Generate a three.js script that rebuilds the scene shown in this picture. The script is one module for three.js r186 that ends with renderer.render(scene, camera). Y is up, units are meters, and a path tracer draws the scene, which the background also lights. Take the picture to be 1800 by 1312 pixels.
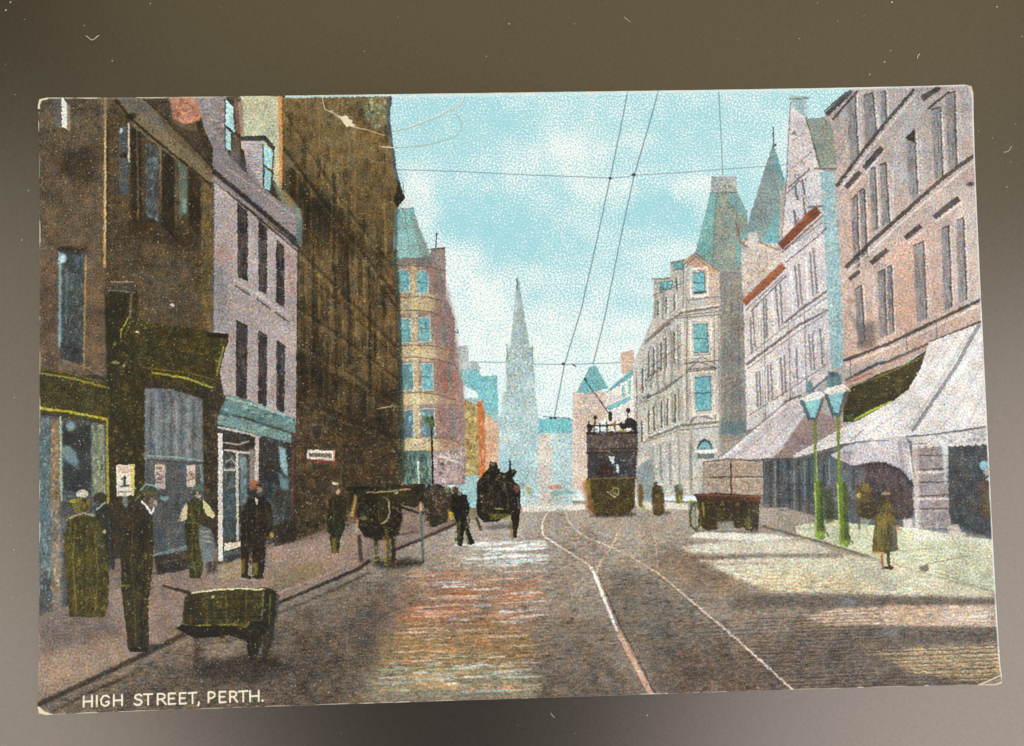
import * as THREE from 'three';
import { RectAreaLightUniformsLib } from 'three/addons/lights/RectAreaLightUniformsLib.js';
import { mergeGeometries } from 'three/addons/utils/BufferGeometryUtils.js';

// ---------------------------------------------------------------- camera, light, exposure
RectAreaLightUniformsLib.init();
const scene = new THREE.Scene();
scene.background = new THREE.Color(0x000000);
const camera = new THREE.PerspectiveCamera(45, 1024 / 746, 0.01, 20);
camera.position.set(-0.00465, 0.13374, 0.00369);
camera.rotation.set(-1.52328, -0.02772, -0.0224, 'XYZ');
const renderer = new THREE.WebGLRenderer({ antialias: true });
renderer.setSize(1024, 746);
renderer.toneMapping = THREE.LinearToneMapping;
renderer.toneMappingExposure = 1.0;
renderer.shadowMap.enabled = true;

// softboxes added out of view to shape the table's gradient and dark patch: [name, label, head centre, width, height, colour, radiance]
const ADDED_LAMPS = [
  ['added large white softbox lamp beyond the lower right corner of the postcard', [0.606, 0.695, 0.339], 0.90, 0.805, [1.0, 0.99, 1.03], 3.72],
  ['added small flat strip softbox lamp beyond the lower left corner of the postcard', [-0.242, 0.333, 0.172], 0.319, 0.12, [1.0, 1.0, 1.0], 4.0],
  ['added dim amber softbox lamp beyond the upper edge of the postcard', [0.105, 0.495, -0.422], 0.90, 0.655, [1.05, 0.96, 0.52], 0.76],
  ['added tall white softbox lamp beyond the left edge of the postcard', [-0.59, 0.644, -0.072], 0.379, 0.651, [0.99, 1.02, 0.87], 1.63],
];

// ---------------------------------------------------------------- helpers
function rng(seed) { let s = seed >>> 0; return () => { s = (s + 0x6d2b79f5) | 0; let t = Math.imul(s ^ (s >>> 15), 1 | s); t = (t + Math.imul(t ^ (t >>> 7), 61 | t)) ^ t; return ((t ^ (t >>> 14)) >>> 0) / 4294967296; }; }
const rnd = rng(1907);
const part = (name, geometry, material, parent) => { const m = new THREE.Mesh(geometry, material); m.name = name; m.castShadow = m.receiveShadow = true; parent.add(m); return m; };
const smooth = (a, b, x) => { const t = Math.min(1, Math.max(0, (x - a) / (b - a))); return t * t * (3 - 2 * t); };
function blurBox(src, w, h, r) {   // separable box blur of a float field
  const tmp = new Float32Array(src.length), out = new Float32Array(src.length), n = 2 * r + 1;
  for (let y = 0; y < h; y++) { let s = 0; const o = y * w; for (let x = -r; x <= r; x++) s += src[o + Math.min(w - 1, Math.max(0, x))]; for (let x = 0; x < w; x++) { tmp[o + x] = s / n; s += src[o + Math.min(w - 1, x + r + 1)] - src[o + Math.max(0, x - r)]; } }
  for (let x = 0; x < w; x++) { let s = 0; for (let y = -r; y <= r; y++) s += tmp[Math.min(h - 1, Math.max(0, y)) * w + x]; for (let y = 0; y < h; y++) { out[y * w + x] = s / n; s += tmp[Math.min(h - 1, y + r + 1) * w + x] - tmp[Math.max(0, y - r) * w + x]; } }
  return out;
}
function grainField(w, h, seed, fine, coarse) {   // band-passed noise with unit variance: the worm-like stipple of a stone-litho print
  const g = rng(seed), a = new Float32Array(w * h);
  for (let i = 0; i < a.length; i++) a[i] = g() - 0.5;
  let f = fine ? blurBox(blurBox(a, w, h, fine), w, h, fine) : a;
  const c = blurBox(blurBox(a, w, h, coarse), w, h, coarse), out = new Float32Array(w * h);
  let s = 0;
  for (let i = 0; i < a.length; i++) { out[i] = f[i] - c[i]; s += out[i] * out[i]; }
  s = Math.sqrt(s / a.length);
  for (let i = 0; i < a.length; i++) out[i] /= s;
  return out;
}
function cloudField(w, h, seed, cell) {   // smooth value noise, 0..1
  const g = rng(seed), cw = Math.ceil(w / cell) + 3, ch = Math.ceil(h / cell) + 3, a = new Float32Array(cw * ch), out = new Float32Array(w * h);
  for (let i = 0; i < a.length; i++) a[i] = g();
  for (let y = 0; y < h; y++) for (let x = 0; x < w; x++) {
    const u = x / cell, v = y / cell, i = u | 0, j = v | 0, fx = smooth(0, 1, u - i), fy = smooth(0, 1, v - j), o = j * cw + i;
    out[y * w + x] = (a[o] * (1 - fx) + a[o + 1] * fx) * (1 - fy) + (a[o + cw] * (1 - fx) + a[o + cw + 1] * fx) * fy;
  }
  return out;
}

// ---------------------------------------------------------------- the postcard's print (flat ink on card): a tinted street view, drawn in print pixels, 2048 x 1312 over 140 x 89.7 mm
const PW = 2048, PH = 1312, K = 1.22;
const newCanvas = (w, h) => { const c = document.createElement('canvas'); c.width = w; c.height = h; return c; };
const inkCanvas = newCanvas(PW, PH);
let g = inkCanvas.getContext('2d');
const pairs = (s) => s.split(' ').map((t) => t.split(',').map(Number));
function trace(s) { const p = pairs(s); g.beginPath(); p.forEach(([x, y], i) => (i ? g.lineTo(x, y) : g.moveTo(x, y))); return p; }
function box(p) { const xs = p.map((q) => q[0]), ys = p.map((q) => q[1]); return [Math.min(...xs), Math.min(...ys), Math.max(...xs), Math.max(...ys)]; }
// a soft-edged stroke is drawn and blurred on a small sheet of its own, then laid down
function soften(p, pad, soft, a, draw) {
  const [x0, y0, x1, y1] = box(p), m = pad + soft * K * 3 + 2, w = x1 - x0 + 2 * m, h = y1 - y0 + 2 * m, k = soft > 5 ? 0.25 : soft > 2.4 ? 0.5 : 1, main = g;
  const small = newCanvas(Math.ceil(w * k), Math.ceil(h * k)), t = small.getContext('2d');
  t.filter = `blur(${soft * K * k}px)`; t.scale(k, k); t.translate(m - x0, m - y0); g = t; draw(); g = main;
  g.save(); g.globalAlpha = a; g.imageSmoothingEnabled = true; g.drawImage(small, x0 - m, y0 - m, small.width / k, small.height / k); g.restore();
}
function paint(p, pad, soft, a, draw) { soft *= 0.72; if (soft >= 0.7) return soften(p, pad, soft, a, draw); g.save(); g.globalAlpha = a; draw(); g.restore(); }
function F(color, s, a = 1, soft = 0) { paint(pairs(s), 0, soft, a, () => { trace(s); g.closePath(); g.fillStyle = color; g.fill(); }); }
function L(color, w, s, a = 1, soft = 0) { paint(pairs(s), w * K, soft, a, () => { trace(s); g.strokeStyle = color; g.lineWidth = w * K; g.lineJoin = 'round'; g.lineCap = w >= 7 && w <= 10 ? 'butt' : 'round'; g.stroke(); }); }
function E(color, s, rx, ry, a = 1, soft = 0, turn = 0) { const [[x, y]] = pairs(s); paint([[x - rx * K, y - rx * K], [x + rx * K, y + rx * K], [x, y - ry * K], [x, y + ry * K]], 0, soft, a, () => { g.beginPath(); g.ellipse(x, y, rx * K, ry * K, turn, 0, 7); g.fillStyle = color; g.fill(); }); }
// dabs of ink inside an outline: n dabs, each w x h, in one of several inks
function dabs(s, n, colors, w, h, a = 0.5, soft = 0) {
  g.save(); const [x0, y0, x1, y1] = box(trace(s)); g.closePath(); g.clip(); g.globalAlpha = a;
  for (let i = 0; i < n; i++) { g.fillStyle = colors[(rnd() * colors.length) | 0]; const r = 0.5 + rnd(), x = x0 + rnd() * (x1 - x0), y = y0 + rnd() * (y1 - y0); g.beginPath(); g.ellipse(x, y, w * K * r / 2, h * K * (0.5 + rnd()) / 2, 0, 0, 7); g.fill(); }
  g.restore();
}
// ink that follows a slanted course inside an outline (boards, courses of stone, cobbles)
function courses(s, color, w, step, slope, a) {
  g.save(); const [x0, y0, x1, y1] = box(trace(s)); g.closePath(); g.clip(); g.globalAlpha = a; g.strokeStyle = color; g.lineWidth = w * K;
  for (let y = y0 - Math.abs(slope) * (x1 - x0); y < y1 + Math.abs(slope) * (x1 - x0); y += step * K * (0.8 + 0.4 * rnd())) { g.beginPath(); g.moveTo(x0, y); for (let x = x0; x <= x1; x += 12) g.lineTo(x, y + slope * (x - x0) + (rnd() - 0.5) * w * K); g.stroke(); }
  g.restore();
}
function blend(top, bottom, s) { const p = trace(s), [, y0, , y1] = box(p), l = g.createLinearGradient(0, y0, 0, y1); l.addColorStop(0, top); l.addColorStop(1, bottom); g.closePath(); g.fillStyle = l; g.fill(); }
const CY = '#8fcbd6', DK = '#2e261c';

// undertone behind the house rows
F('#4a3d2c', '-22,-34 526,-27 556,326 544,977 393,1033 -19,1141'); F('#b9b2b2', '1471,407 1529,395 1639,181 1720,55 2123,-17 2084,1020 1548,938 1454,904'); F('#8f8580', '1004,893 1624,909 1621,970 978,953'); F('#8a766c', '-20,1010 394,973 549,905 784,862 1004,905 1002,966 -19,1318');
// --- far street: pale houses, kirk tower and spire
F('#b9d0d6', '976,717 1139,721 1134,911 972,906');
F('#9fc3cb', '886,668 942,670 983,714 979,907 881,904');
F('#86c5d0', '891,591 934,589 942,623 978,621 979,705 947,704 933,657 894,634');
F('#b5bfc6', '888,557 915,554 917,590 937,591 944,608 893,607');
F('#cfc8c2', '1052,728 1092,729 1092,905 1048,903');
F('#7fc5cf', '1060,718 1137,719 1136,749 1060,749');
L('#4d6a76', 2, '1076,714 1132,718', 0.7);
blend('#aebfc4', '#b4d0d8', '999,562 1007,562 1026,411 1029,411 1050,563 1057,563 1060,660 1065,722 1060,909 972,906 981,714 990,659 997,659');
F('#96a7ab', '1026,409 1029,409 1049,556 1029,555', 0.45);
L('#51646b', 2, '1026,413 1026,438');
L('#7d9197', 1.6, '1001,553 1000,597'); L('#7d9197', 1.6, '1056,558 1055,598');
dabs('985,658 1064,660 1060,906 974,904', 240, ['#c7dde2', '#98bcc6', '#d9d0cc'], 4, 9, 0.35);
dabs('1003,560 1056,563 1060,660 990,659', 120, ['#8fa6ac', '#c8d6d8'], 3, 8, 0.4);
F('#9cc4ce', '977,794 1049,796 1047,881 975,880', 0.5, 3);
// yellow and orange gables on the left of the vista
F('#b9a36a', '900,669 936,684 935,836 901,835');
dabs('900,669 936,684 935,836 901,835', 90, ['#e0cf85', '#8f7443', '#cfc0a6'], 5, 7, 0.6);
F('#d4814f', '935,677 945,676 950,713 947,845 934,844');
F('#d9b39c', '949,712 978,722 977,849 947,848');
dabs('935,677 978,722 977,849 934,848', 60, ['#e8a070', '#c98e6f', '#ead0bd'], 3, 12, 0.5);
// right of the vista
F('#e0cbbf', '1141,662 1178,656 1213,664 1214,713 1175,749 1170,875 1135,874');
dabs('1141,662 1178,656 1213,664 1214,713 1175,749 1170,875 1135,874', 90, ['#efe3da', '#cfb3a6', '#d9c9c4'], 5, 9, 0.5);
F('#84c2cb', '1148,665 1179,608 1193,606 1218,654 1183,663');
F('#c9b0a2', '1247,580 1275,573 1279,618 1249,625');
F('#7fbcc4', '1220,656 1276,611 1276,628 1230,664');
F('#e8e2de', '1213,666 1278,628 1281,888 1201,885');
F(CY, '1248,650 1254,647 1255,675 1248,677'); F(CY, '1262,640 1268,638 1268,668 1262,670');
F('#86c6d1', '1212,696 1267,672 1268,682 1219,704');
L('#7b7a7c', 2, '1215,664 1277,618', 0.6);
dabs('1211,713 1286,703 1281,888 1201,885', 60, ['#cdbfbb', '#f0ebe8', '#bcb4b4'], 4, 12, 0.5);

// --- corner turret house with sea-green glass
F('#a98f88', '760,368 871,345 870,447 888,495 888,594 904,634 904,853 767,850');
dabs('760,368 871,345 870,447 888,495 888,594 904,634 904,853 767,850', 700, ['#bfa69e', '#96766e', '#b79b98', '#8d7d80', '#cbb8ae'], 4, 5, 0.5);
F('#a89a9c', '851,420 873,457 889,503 891,594 906,639 904,853 877,853 875,594 864,495', 0.55, 3);
F('#b26f58', '850,594 882,607 893,669 861,656', 0.35, 6);
blend('#93c9cd', '#9cc4c4', '766,255 803,253 815,294 842,364 758,368');
F('#8d9a98', '803,253 815,291 842,364 820,366 797,268', 0.6, 1.5);
F('#dfe6e8', '770,233 800,231 804,253 766,255', 0.9); L('#6f8f94', 2, '766,255 804,253', 0.8); L('#79979b', 2, '785,258 795,363', 0.5); L('#6b6a6c', 2, '782,195 784,230', 0.7);
F('#8b8480', '758,363 845,359 847,377 758,378');
F('#a2938f', '840,344 870,342 872,382 842,379'); L('#6f6a68', 2.5, '853,309 850,347'); L('#6f6a68', 3, '839,344 871,341');
const cream = '#d9cd9c';
for (const q of ['759,445 856,440 857,479 761,482', '762,552 873,549 875,587 764,587', '765,656 893,656 895,681 767,680', '769,754 901,755 901,780 771,781', '795,376 808,376 808,765 793,765']) F(cream, q, 0.66, 1.2);
dabs('760,418 878,420 902,780 766,776', 420, ['#a08280', '#c1aca4', '#877678', '#e3d8b4'], 4, 4, 0.4); F('#9a7670', '844,382 871,420 889,495 901,656 903,780 849,778 845,593', 0.55, 5); F('#a5604a', '858,594 887,619 893,669 866,668', 0.4, 5); dabs('844,382 889,495 903,780 849,778', 220, ['#b58a80', '#7d6664', '#c9a9a0', '#8f6a5c', '#8d8a92'], 4, 4, 0.5);
dabs('760,380 817,381 817,778 766,776', 160, ['#efe6bd', '#c2b27c', '#b59b90'], 4, 4, 0.6);
for (const q of ['761,448 791,446 828,447 860,457', '761,477 791,476 830,479 867,495', '763,554 797,551 839,554 883,567', '764,579 801,578 845,584 887,597', '767,656 812,654 861,663 900,679', '770,754 823,751 872,757 902,770', '760,380 795,378 837,382 869,392']) L('#7d6a62', 2, q, 0.75); for (const q of ['852,382 855,494', '864,495 870,594', '870,594 883,668', '878,681 881,767']) L('#8d7a76', 4, q, 0.4, 1.5); for (const q of ['859,395 861,440', '864,507 866,549', '872,606 876,656', '880,700 882,755']) L('#6f8f98', 4, q, 0.75, 0.8);
for (const [q, c] of [['764,400 770,388 782,386 792,396 793,436 764,438', '#79b3bd'], ['808,401 814,390 827,390 834,402 832,439 810,441', '#7fbcc6'], ['766,495 793,493 794,545 766,547', '#76aab2'], ['810,493 836,491 836,544 810,546', '#80bcc6'],
  ['768,592 797,592 797,649 768,651', '#6c9ca6'], ['814,593 840,593 839,650 815,652', '#7db8c4'], ['771,693 795,691 796,752 771,754', '#67808d'], ['813,691 841,690 841,751 813,753', '#738f9c']]) {
  F(c, q); dabs(q, 10, ['#a8d8de', '#5c8791', '#90c4cc'], 4, 9, 0.5); L('#e9e4d0', 1.8, q, 0.6);
}
for (const q of ['763,415 792,415', '809,416 834,417', '765,520 794,519', '811,518 837,518', '768,621 798,621', '815,621 840,622', '772,722 796,722', '813,721 842,720']) L('#4f7078', 1.6, q, 0.7);
E('#4e6b2e', '826,714', 7, 6, 0.8, 2);
F('#6d8a86', '769,781 831,780 830,866 770,864'); dabs('769,781 831,780 830,866 770,864', 70, ['#4e6b60', '#8fb0a8', '#3e4f48'], 5, 12, 0.6);
L('#c4dcc4', 3, '803,804 804,853');
F('#b6a3a6', '834,788 906,775 904,856 835,854'); dabs('834,788 906,775 904,856 835,854', 80, ['#dcd2d2', '#8d7d80', '#c9b6ab', '#6f6668'], 5, 6, 0.6);
L('#e6e2dc', 4, '849,791 885,806', 0.7, 1);
L('#27251d', 3, '834,719 834,851'); E('#587049', '835,723', 5, 9, 0.9); E('#39482e', '836,710', 3, 3);

// --- tall dark tenement
blend('#8b7550', '#604c33', '522,5 761,5 754,48 762,126 771,190 784,230 765,258 756,358 764,453 766,542 768,666 769,850 685,915 539,965 544,716 555,326 523,208');
const den = '522,5 761,5 754,48 762,126 771,190 784,230 765,258 756,358 764,453 766,542 768,666 769,850 685,915 539,965 544,716 555,326 523,208';
dabs(den, 1600, ['#9c8864', '#54452e', '#786648', '#a8926a', '#64533a', '#8d7a5c'], 4, 5, 0.4);
dabs(den, 300, ['#a08a5c', '#3a2d1a', '#8a7450'], 4, 46, 0.25, 1.2);
dabs(den, 1500, ['#c9b58c', '#2a2012', '#b39d70', '#3c2f1c'], 2, 2.4, 0.5);
F('#352816', '530,163 610,202 658,256 645,288 572,254 533,228', 0.55, 8);
F('#3b2d18', '550,438 618,465 601,489 549,483', 0.55, 6); F('#34271a', '548,587 763,653 765,680 640,643 548,621', 0.6, 6);
F('#33261a', '547,665 767,715 767,850 542,953', 0.34, 14);
F('#85704a', '550,9 699,9 697,115 647,165 561,101', 0.45, 16); F('#2c2112', '523,201 597,227 695,304 756,343 755,393 645,353 556,326', 0.3, 12); F('#7a6036', '647,165 759,167 770,224 756,343 694,316', 0.35, 12); F('#241a0e', '552,513 593,538 640,650 591,662 548,611', 0.5, 12); F('#7a6238', '592,588 690,602 751,653 689,664 616,638', 0.4, 10); F('#4c3826', '633,290 670,316 662,490 638,465', 0.4, 8); dabs(den, 260, ['#8f7444', '#1e160b', '#241a0e', '#a18250'], 12, 14, 0.22); for (const [q, w] of [['525,32 646,230 755,380', 3], ['524,115 645,283 762,443', 5], ['524,163 645,316 764,468', 3], ['554,339 643,430 765,557', 5], ['553,376 655,470 764,582', 3], ['551,463 654,537 766,626', 4], ['549,537 665,612 766,680', 5], ['548,572 665,634 766,698', 3], ['547,661 664,710 766,754', 4]]) { L('#2a1f10', w, q, 0.45, 1.4); }
for (const q of ['525,44 646,243 755,393', '524,128 645,296 761,455', '553,351 643,443 764,569', '551,473 654,547 766,636', '549,550 665,624 766,690', '547,673 664,722 766,764']) L('#b3935a', 2.4, q, 0.36, 1);
for (const [q, w] of [['563,366 562,458', 9], ['590,392 589,479', 8], ['615,420 614,497', 7], ['641,448 640,520', 7], ['667,473 666,540', 6], ['693,498 692,560', 6], ['716,521 715,578', 5], ['738,544 737,598', 5], ['562,491 561,535', 9], ['590,511 589,553', 8], ['616,529 616,571', 7], ['644,547 644,589', 7], ['673,567 673,607', 6], ['703,588 702,625', 6], ['729,606 729,645', 5], ['563,587 562,654', 10], ['595,603 594,667', 9], ['626,618 625,680', 8], ['658,634 657,693', 8], ['689,649 689,706', 7], ['719,665 718,716', 6], ['745,678 745,727', 5], ['543,163 542,289', 7], ['572,214 571,314', 8], ['599,255 598,355', 7], ['628,293 627,385', 7], ['657,331 656,413', 6], ['686,364 685,441', 6], ['713,394 712,471', 5], ['737,422 736,492', 5], ['540,37 539,103', 7], ['569,88 568,164', 7], ['598,131 597,209', 7], ['632,177 631,255', 6], ['664,221 663,296', 6], ['695,261 694,337', 5], ['724,295 723,372', 5]]) { L('#32260f', w * (0.8 + 0.5 * rnd()), q, 0.25 + 0.25 * rnd(), 1.2); }
for (const q of ['570,367 569,459', '597,392 596,479', '623,420 622,497', '648,448 647,520', '675,473 674,540', '699,499 698,560', '722,521 721,578', '574,587 573,654', '604,603 603,667', '636,618 635,680', '668,634 667,693', '698,649 697,706', '553,163 552,289', '582,214 581,314', '608,255 606,355', '637,293 635,385', '665,331 663,413', '694,364 693,441', '550,37 549,103', '579,88 578,164', '607,132 606,210', '641,177 640,255', '671,221 670,296']) L('#b59559', 2.6, q, 0.2 + 0.35 * rnd(), 1);
dabs(den, 300, ['#2a1f10', '#a5864d', '#3c2d18', '#80683e'], 16, 20, 0.16); F('#2a1e10', '548,201 646,265 719,354 645,353 571,302', 0.4, 14); F('#2b2012', '548,562 641,613 591,686 547,685', 0.35, 14); F('#94794a', '649,39 748,78 758,205 696,204', 0.3, 14); F('#2c2012', '640,650 767,715 766,788 664,737', 0.3, 10);
L('#a98a50', 3, '602,25 601,116', 0.7, 1); L('#a5854c', 4, '595,12 592,202', 0.35, 2); L('#9c7d45', 3, '628,117 624,378', 0.5, 1); L('#a07f45', 3, '678,203 676,540', 0.35, 1.5); L('#b18c50', 4, '740,232 742,357', 0.6, 1.5);
for (const q of ['571,352 569,587', '599,365 598,489', '644,378 644,601', '694,366 692,652', '725,392 724,652', '710,491 709,652', '617,539 618,650']) L('#9a793f', 3, q, 0.38, 1.5);
for (const q of ['585,352 583,563', '632,378 631,638', '660,391 660,589', '706,379 704,652']) L('#241a0d', 5, q, 0.5, 1.5);
F('#8c8a68', '694,9 754,7 751,55 728,80 703,57', 0.65, 3); dabs('694,9 754,7 751,55 728,80 703,57', 60, ['#b7b796', '#5d5a43', '#7d8f84'], 5, 5, 0.7);
L('#59697a', 6, '759,7 752,48 760,119 768,182 780,228', 0.9, 0.7); L('#5a6a78', 6, '767,258 761,358', 0.7, 1);
L('#3e4838', 9, '761,343 766,455 768,592 769,715 769,845', 0.75, 1.2); L('#7b4a32', 3, '754,380 761,468 763,592', 0.6, 1); L('#7b5334', 5, '748,267 758,205', 0.5, 1);
F('#2f2518', '771,187 785,230 770,250 762,242', 0.9);
L('#7d6a62', 3, '573,720 600,718 598,748 580,750 573,720', 0.55, 0.8); F('#43362e', '576,723 598,721 595,745 582,747', 0.6);
dabs('546,734 769,740 769,850 637,907 542,947', 160, ['#8d7642', '#221a10', '#6a5531'], 5, 4, 0.6);

// --- first two brown fronts at the left edge
blend('#6d5e4b', '#7a6552', '-16,-15 155,-13 142,602 -15,599');
dabs('-16,-15 155,-13 142,602 -15,599', 900, ['#7a664e', '#463828', '#86735a', '#574535', '#8d7b60'], 6, 6, 0.35, 0.5);
F('#2f251a', '57,108 112,108 128,171 82,193 33,155', 0.5, 9); F('#705a40', '3,192 131,206 130,318 3,304', 0.35, 12); F('#6d5444', '2,365 38,366 38,588 2,587', 0.5, 5);
blend('#68563d', '#635239', '142,-13 315,-11 373,185 371,534 215,506 138,479');
dabs('142,-13 315,-11 373,185 371,534 215,506 138,479', 1100, ['#71593a', '#3a2d1c', '#806a48', '#4a3b28', '#6b5c4c'], 6, 7, 0.35, 0.5);
F('#3b2c1c', '194,232 277,259 350,310 338,335 191,313', 0.6, 7); F('#6d5f50', '216,345 338,347 337,483 215,481', 0.35, 14);
F('#7d683d', '342,182 373,198 368,521 344,496', 0.65, 3); dabs('342,182 373,198 368,521 344,496', 120, ['#9c8450', '#5d4b2a', '#8f8468'], 3, 8, 0.6);
F('#6d6f76', '33,-6 49,-6 49,65 34,62', 0.9, 1); F('#dfe6e6', '49,-6 57,5 62,12 60,69 49,62'); F('#bfae93', '60,10 68,17 67,75 61,70', 0.6, 1);
F('#4f5a60', '38,329 92,335 95,528 91,576 43,568', 0.95, 1); dabs('38,329 92,335 95,528 91,576 43,568', 130, ['#6f7f86', '#3a4044', '#5a6a72', '#83939a'], 4, 9, 0.5); L('#9cc0ca', 5, '43,337 43,428 42,539', 0.8, 1.2); E('#d3e6ea', '49,349', 5, 9, 0.9, 2); L('#7d95a0', 4, '58,367 55,477', 0.5, 1.5); L('#b39a68', 3, '98,343 95,478 93,589', 0.85, 0.8); L('#2c2420', 4, '41,327 94,333', 0.8, 1.2); F('#3f3a38', '46,534 91,542 89,576 48,568', 0.6, 2); L('#a08560', 3, '46,568 106,589 140,607', 0.6, 1); F('#8a6f52', '104,345 133,348 128,590 106,577', 0.45, 4); E('#3a2e22', '70,330', 22, 7, 0.7, 3);
L('#c6a06a', 4.5, '142,3 140,157 138,368', 0.9, 0.6); L('#e5cfa0', 2, '142,44 139,319', 0.6, 0.5); F('#8d7f70', '131,1 151,1 148,71 133,71', 0.5, 3); L('#3a2d1d', 3, '147,31 145,331', 0.6, 1);
F('#5f666c', '169,59 190,64 189,215 171,207', 0.95, 1); L('#e2d6c4', 3, '191,57 191,140', 0.95, 0.5); E('#dfe8ee', '175,72', 3, 5, 0.8, 1); E('#23211f', '180,127', 7, 5, 0.9, 1.5); L('#c9a88a', 2, '193,63 193,132', 0.6);
F('#33281b', '195,60 219,78 218,276 195,264', 0.75, 2); L('#8c7858', 3, '209,70 210,270', 0.7, 0.8);
F('#5b6167', '226,95 254,111 254,273 227,260', 0.9, 1.5); dabs('226,95 254,111 254,273 227,260', 50, ['#7f8c92', '#454440', '#6d8388'], 4, 12, 0.6); L('#a08a60', 2.5, '258,111 259,221', 0.7, 0.6);
F('#2b2116', '263,111 291,136 288,309 260,283', 0.8, 2); L('#80704f', 3, '291,134 290,284', 0.5, 1);
F('#6e7d72', '297,134 316,152 315,250 299,267', 0.95, 1); E('#8fb5b0', '309,239', 4, 14, 0.7, 2); F('#2b2016', '318,149 346,183 343,310 318,285', 0.75, 2);
E('#31251a', '210,280', 16, 12, 0.5, 4);
// slanting roof and cornice
F('#75644f', '162,-4 315,-2 373,173 368,198 204,65', 1); F('#7f7670', '163,-4 224,-3 256,40 278,83 204,51', 0.8, 1.5);
F('#8b7d62', '190,38 217,32 371,163 371,188 353,183 199,65', 0.75, 1.5); dabs('190,38 217,32 371,163 371,188 199,65', 110, ['#a09070', '#5f5038', '#7b7a62'], 6, 5, 0.6);
L('#2c2319', 4, '165,6 199,50 278,119 366,193', 0.85, 1); L('#362b24', 3, '222,2 278,53 373,160', 0.75, 0.8); F('#4a3c32', '224,-3 278,-2 280,51 300,66 352,80 373,160 290,74', 0.7, 2);
E('#241b13', '197,42', 9, 7, 0.8, 2);
F('#b9806a', '278,-2 340,-1 347,44 342,54 310,59 288,48', 0.95, 1.5); dabs('278,-2 340,-1 347,44 342,54 310,59 288,48', 60, ['#d79a7c', '#9c5f4c', '#c79a8c'], 6, 6, 0.6); L('#d69a70', 3, '298,54 335,52 345,42', 0.7, 1);
// lilac-grey house
F('#8f888c', '335,-1 402,0 403,136 374,120 354,72', 1); dabs('335,-1 402,0 403,136 374,120 354,72', 100, ['#b5adb2', '#6f686b', '#a8a0a6'], 9, 4, 0.5);
F('#c9cab0', '426,0 518,1 518,213 486,162 433,114', 1); dabs('426,0 518,1 518,213 486,162 433,114', 120, ['#e6e6cc', '#a7a78c', '#cdd2b4', '#b49d8a'], 4, 4, 0.6);
F('#a77f72', '418,5 438,15 438,91 421,78', 0.75, 1.5); L('#dda061', 6.5, '518,4 518,115 517,200', 1, 0.5); F('#5d4a33', '423,0 431,0 434,13 424,10', 0.8);
F('#b7dde3', '399,5 416,22 419,81 400,63'); F('#a5d3da', '400,70 411,80 410,121 399,113'); L('#2f3438', 3.5, '397,63 419,83', 0.9); L('#4a5560', 2, '399,5 398,118', 0.9);
F('#85796f', '416,81 430,96 430,161 410,136', 0.8, 1);
F('#c5bcc0', '433,96 480,102 481,205 449,184'); courses('433,96 480,102 481,205 449,184', '#9d9498', 1.5, 5, 0.1, 0.6);
F('#4c4a46', '428,88 485,87 507,115 502,122 482,99 430,98'); F('#a9d9e0', '480,107 502,125 499,162 480,150'); F('#9fd0d8', '482,157 498,167 493,210 482,205'); L('#3c5560', 2.4, '480,107 480,205'); L('#3a4146', 3, '480,152 501,170'); L('#57504a', 3, '502,122 498,200', 0.8);
F('#96a68c', '499,188 523,208 562,254 559,289 523,253', 0.8, 2); F('#c07a4c', '521,208 547,234 540,249 523,226', 0.6, 2);
blend('#8f868b', '#a2979b', '371,113 403,126 449,177 506,225 562,269 559,334 371,180');
dabs('371,113 403,126 449,177 506,225 562,269 559,334 371,180', 150, ['#aea5aa', '#716a6e', '#978c90'], 8, 3, 0.5);
F('#7c7378', '401,126 425,113 486,213 457,189', 0.5, 2);
L('#2f2a2b', 8, '371,163 400,188 473,252 556,326', 0.85, 1.2); L('#b9aeb2', 4, '371,183 449,244 551,339', 0.75, 1); L('#d3c8cb', 2.5, '400,156 486,220 557,276', 0.5, 1); F('#6f8484', '547,266 564,272 561,326 551,329', 0.85, 1.5);
blend('#b8acb0', '#b0a3a4', '373,188 551,344 543,719 390,650 368,511');
dabs('373,188 551,344 543,719 390,650 368,511', 500, ['#cbbfc2', '#a0949a', '#bca8a6', '#a9a6ae', '#cdbdb6'], 7, 7, 0.35, 1);
F('#b08c86', '375,311 414,324 413,373 374,360', 0.5, 8); F('#b28a84', '522,338 548,354 547,438 526,425', 0.5, 6); F('#7f868e', '369,373 396,373 398,509 371,509', 0.5, 6); L('#5a5560', 3, '372,198 368,509', 0.7, 1);
for (const q of ['423,234 445,254 444,406 422,397', '468,272 486,290 485,437 467,427', '506,315 523,333 521,464 504,454', '418,489 442,502 439,665 416,653', '465,511 484,525 481,679 463,668', '504,534 522,547 518,692 502,684']) {
  F('#4d4346', q); dabs(q, 22, ['#2f282b', '#6b6064', '#574a4a'], 6, 26, 0.6, 0.8);
}
for (const q of ['449,259 447,406', '489,293 487,437', '527,336 525,463', '445,504 443,665', '487,526 484,676']) L('#c0b5b8', 3, q, 0.6, 0.8);
for (const q of ['417,403 453,429', '463,432 491,454', '501,460 527,482']) { L('#c9bfc1', 5, q, 0.8, 0.8); }
for (const q of ['418,416 447,436', '463,444 493,469', '503,475 530,495']) L('#564b4d', 3, q, 0.8, 0.8);
courses('373,188 551,344 543,719 390,650 368,511', '#d8cdd0', 1, 34, 0.42, 0.25);

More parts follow.
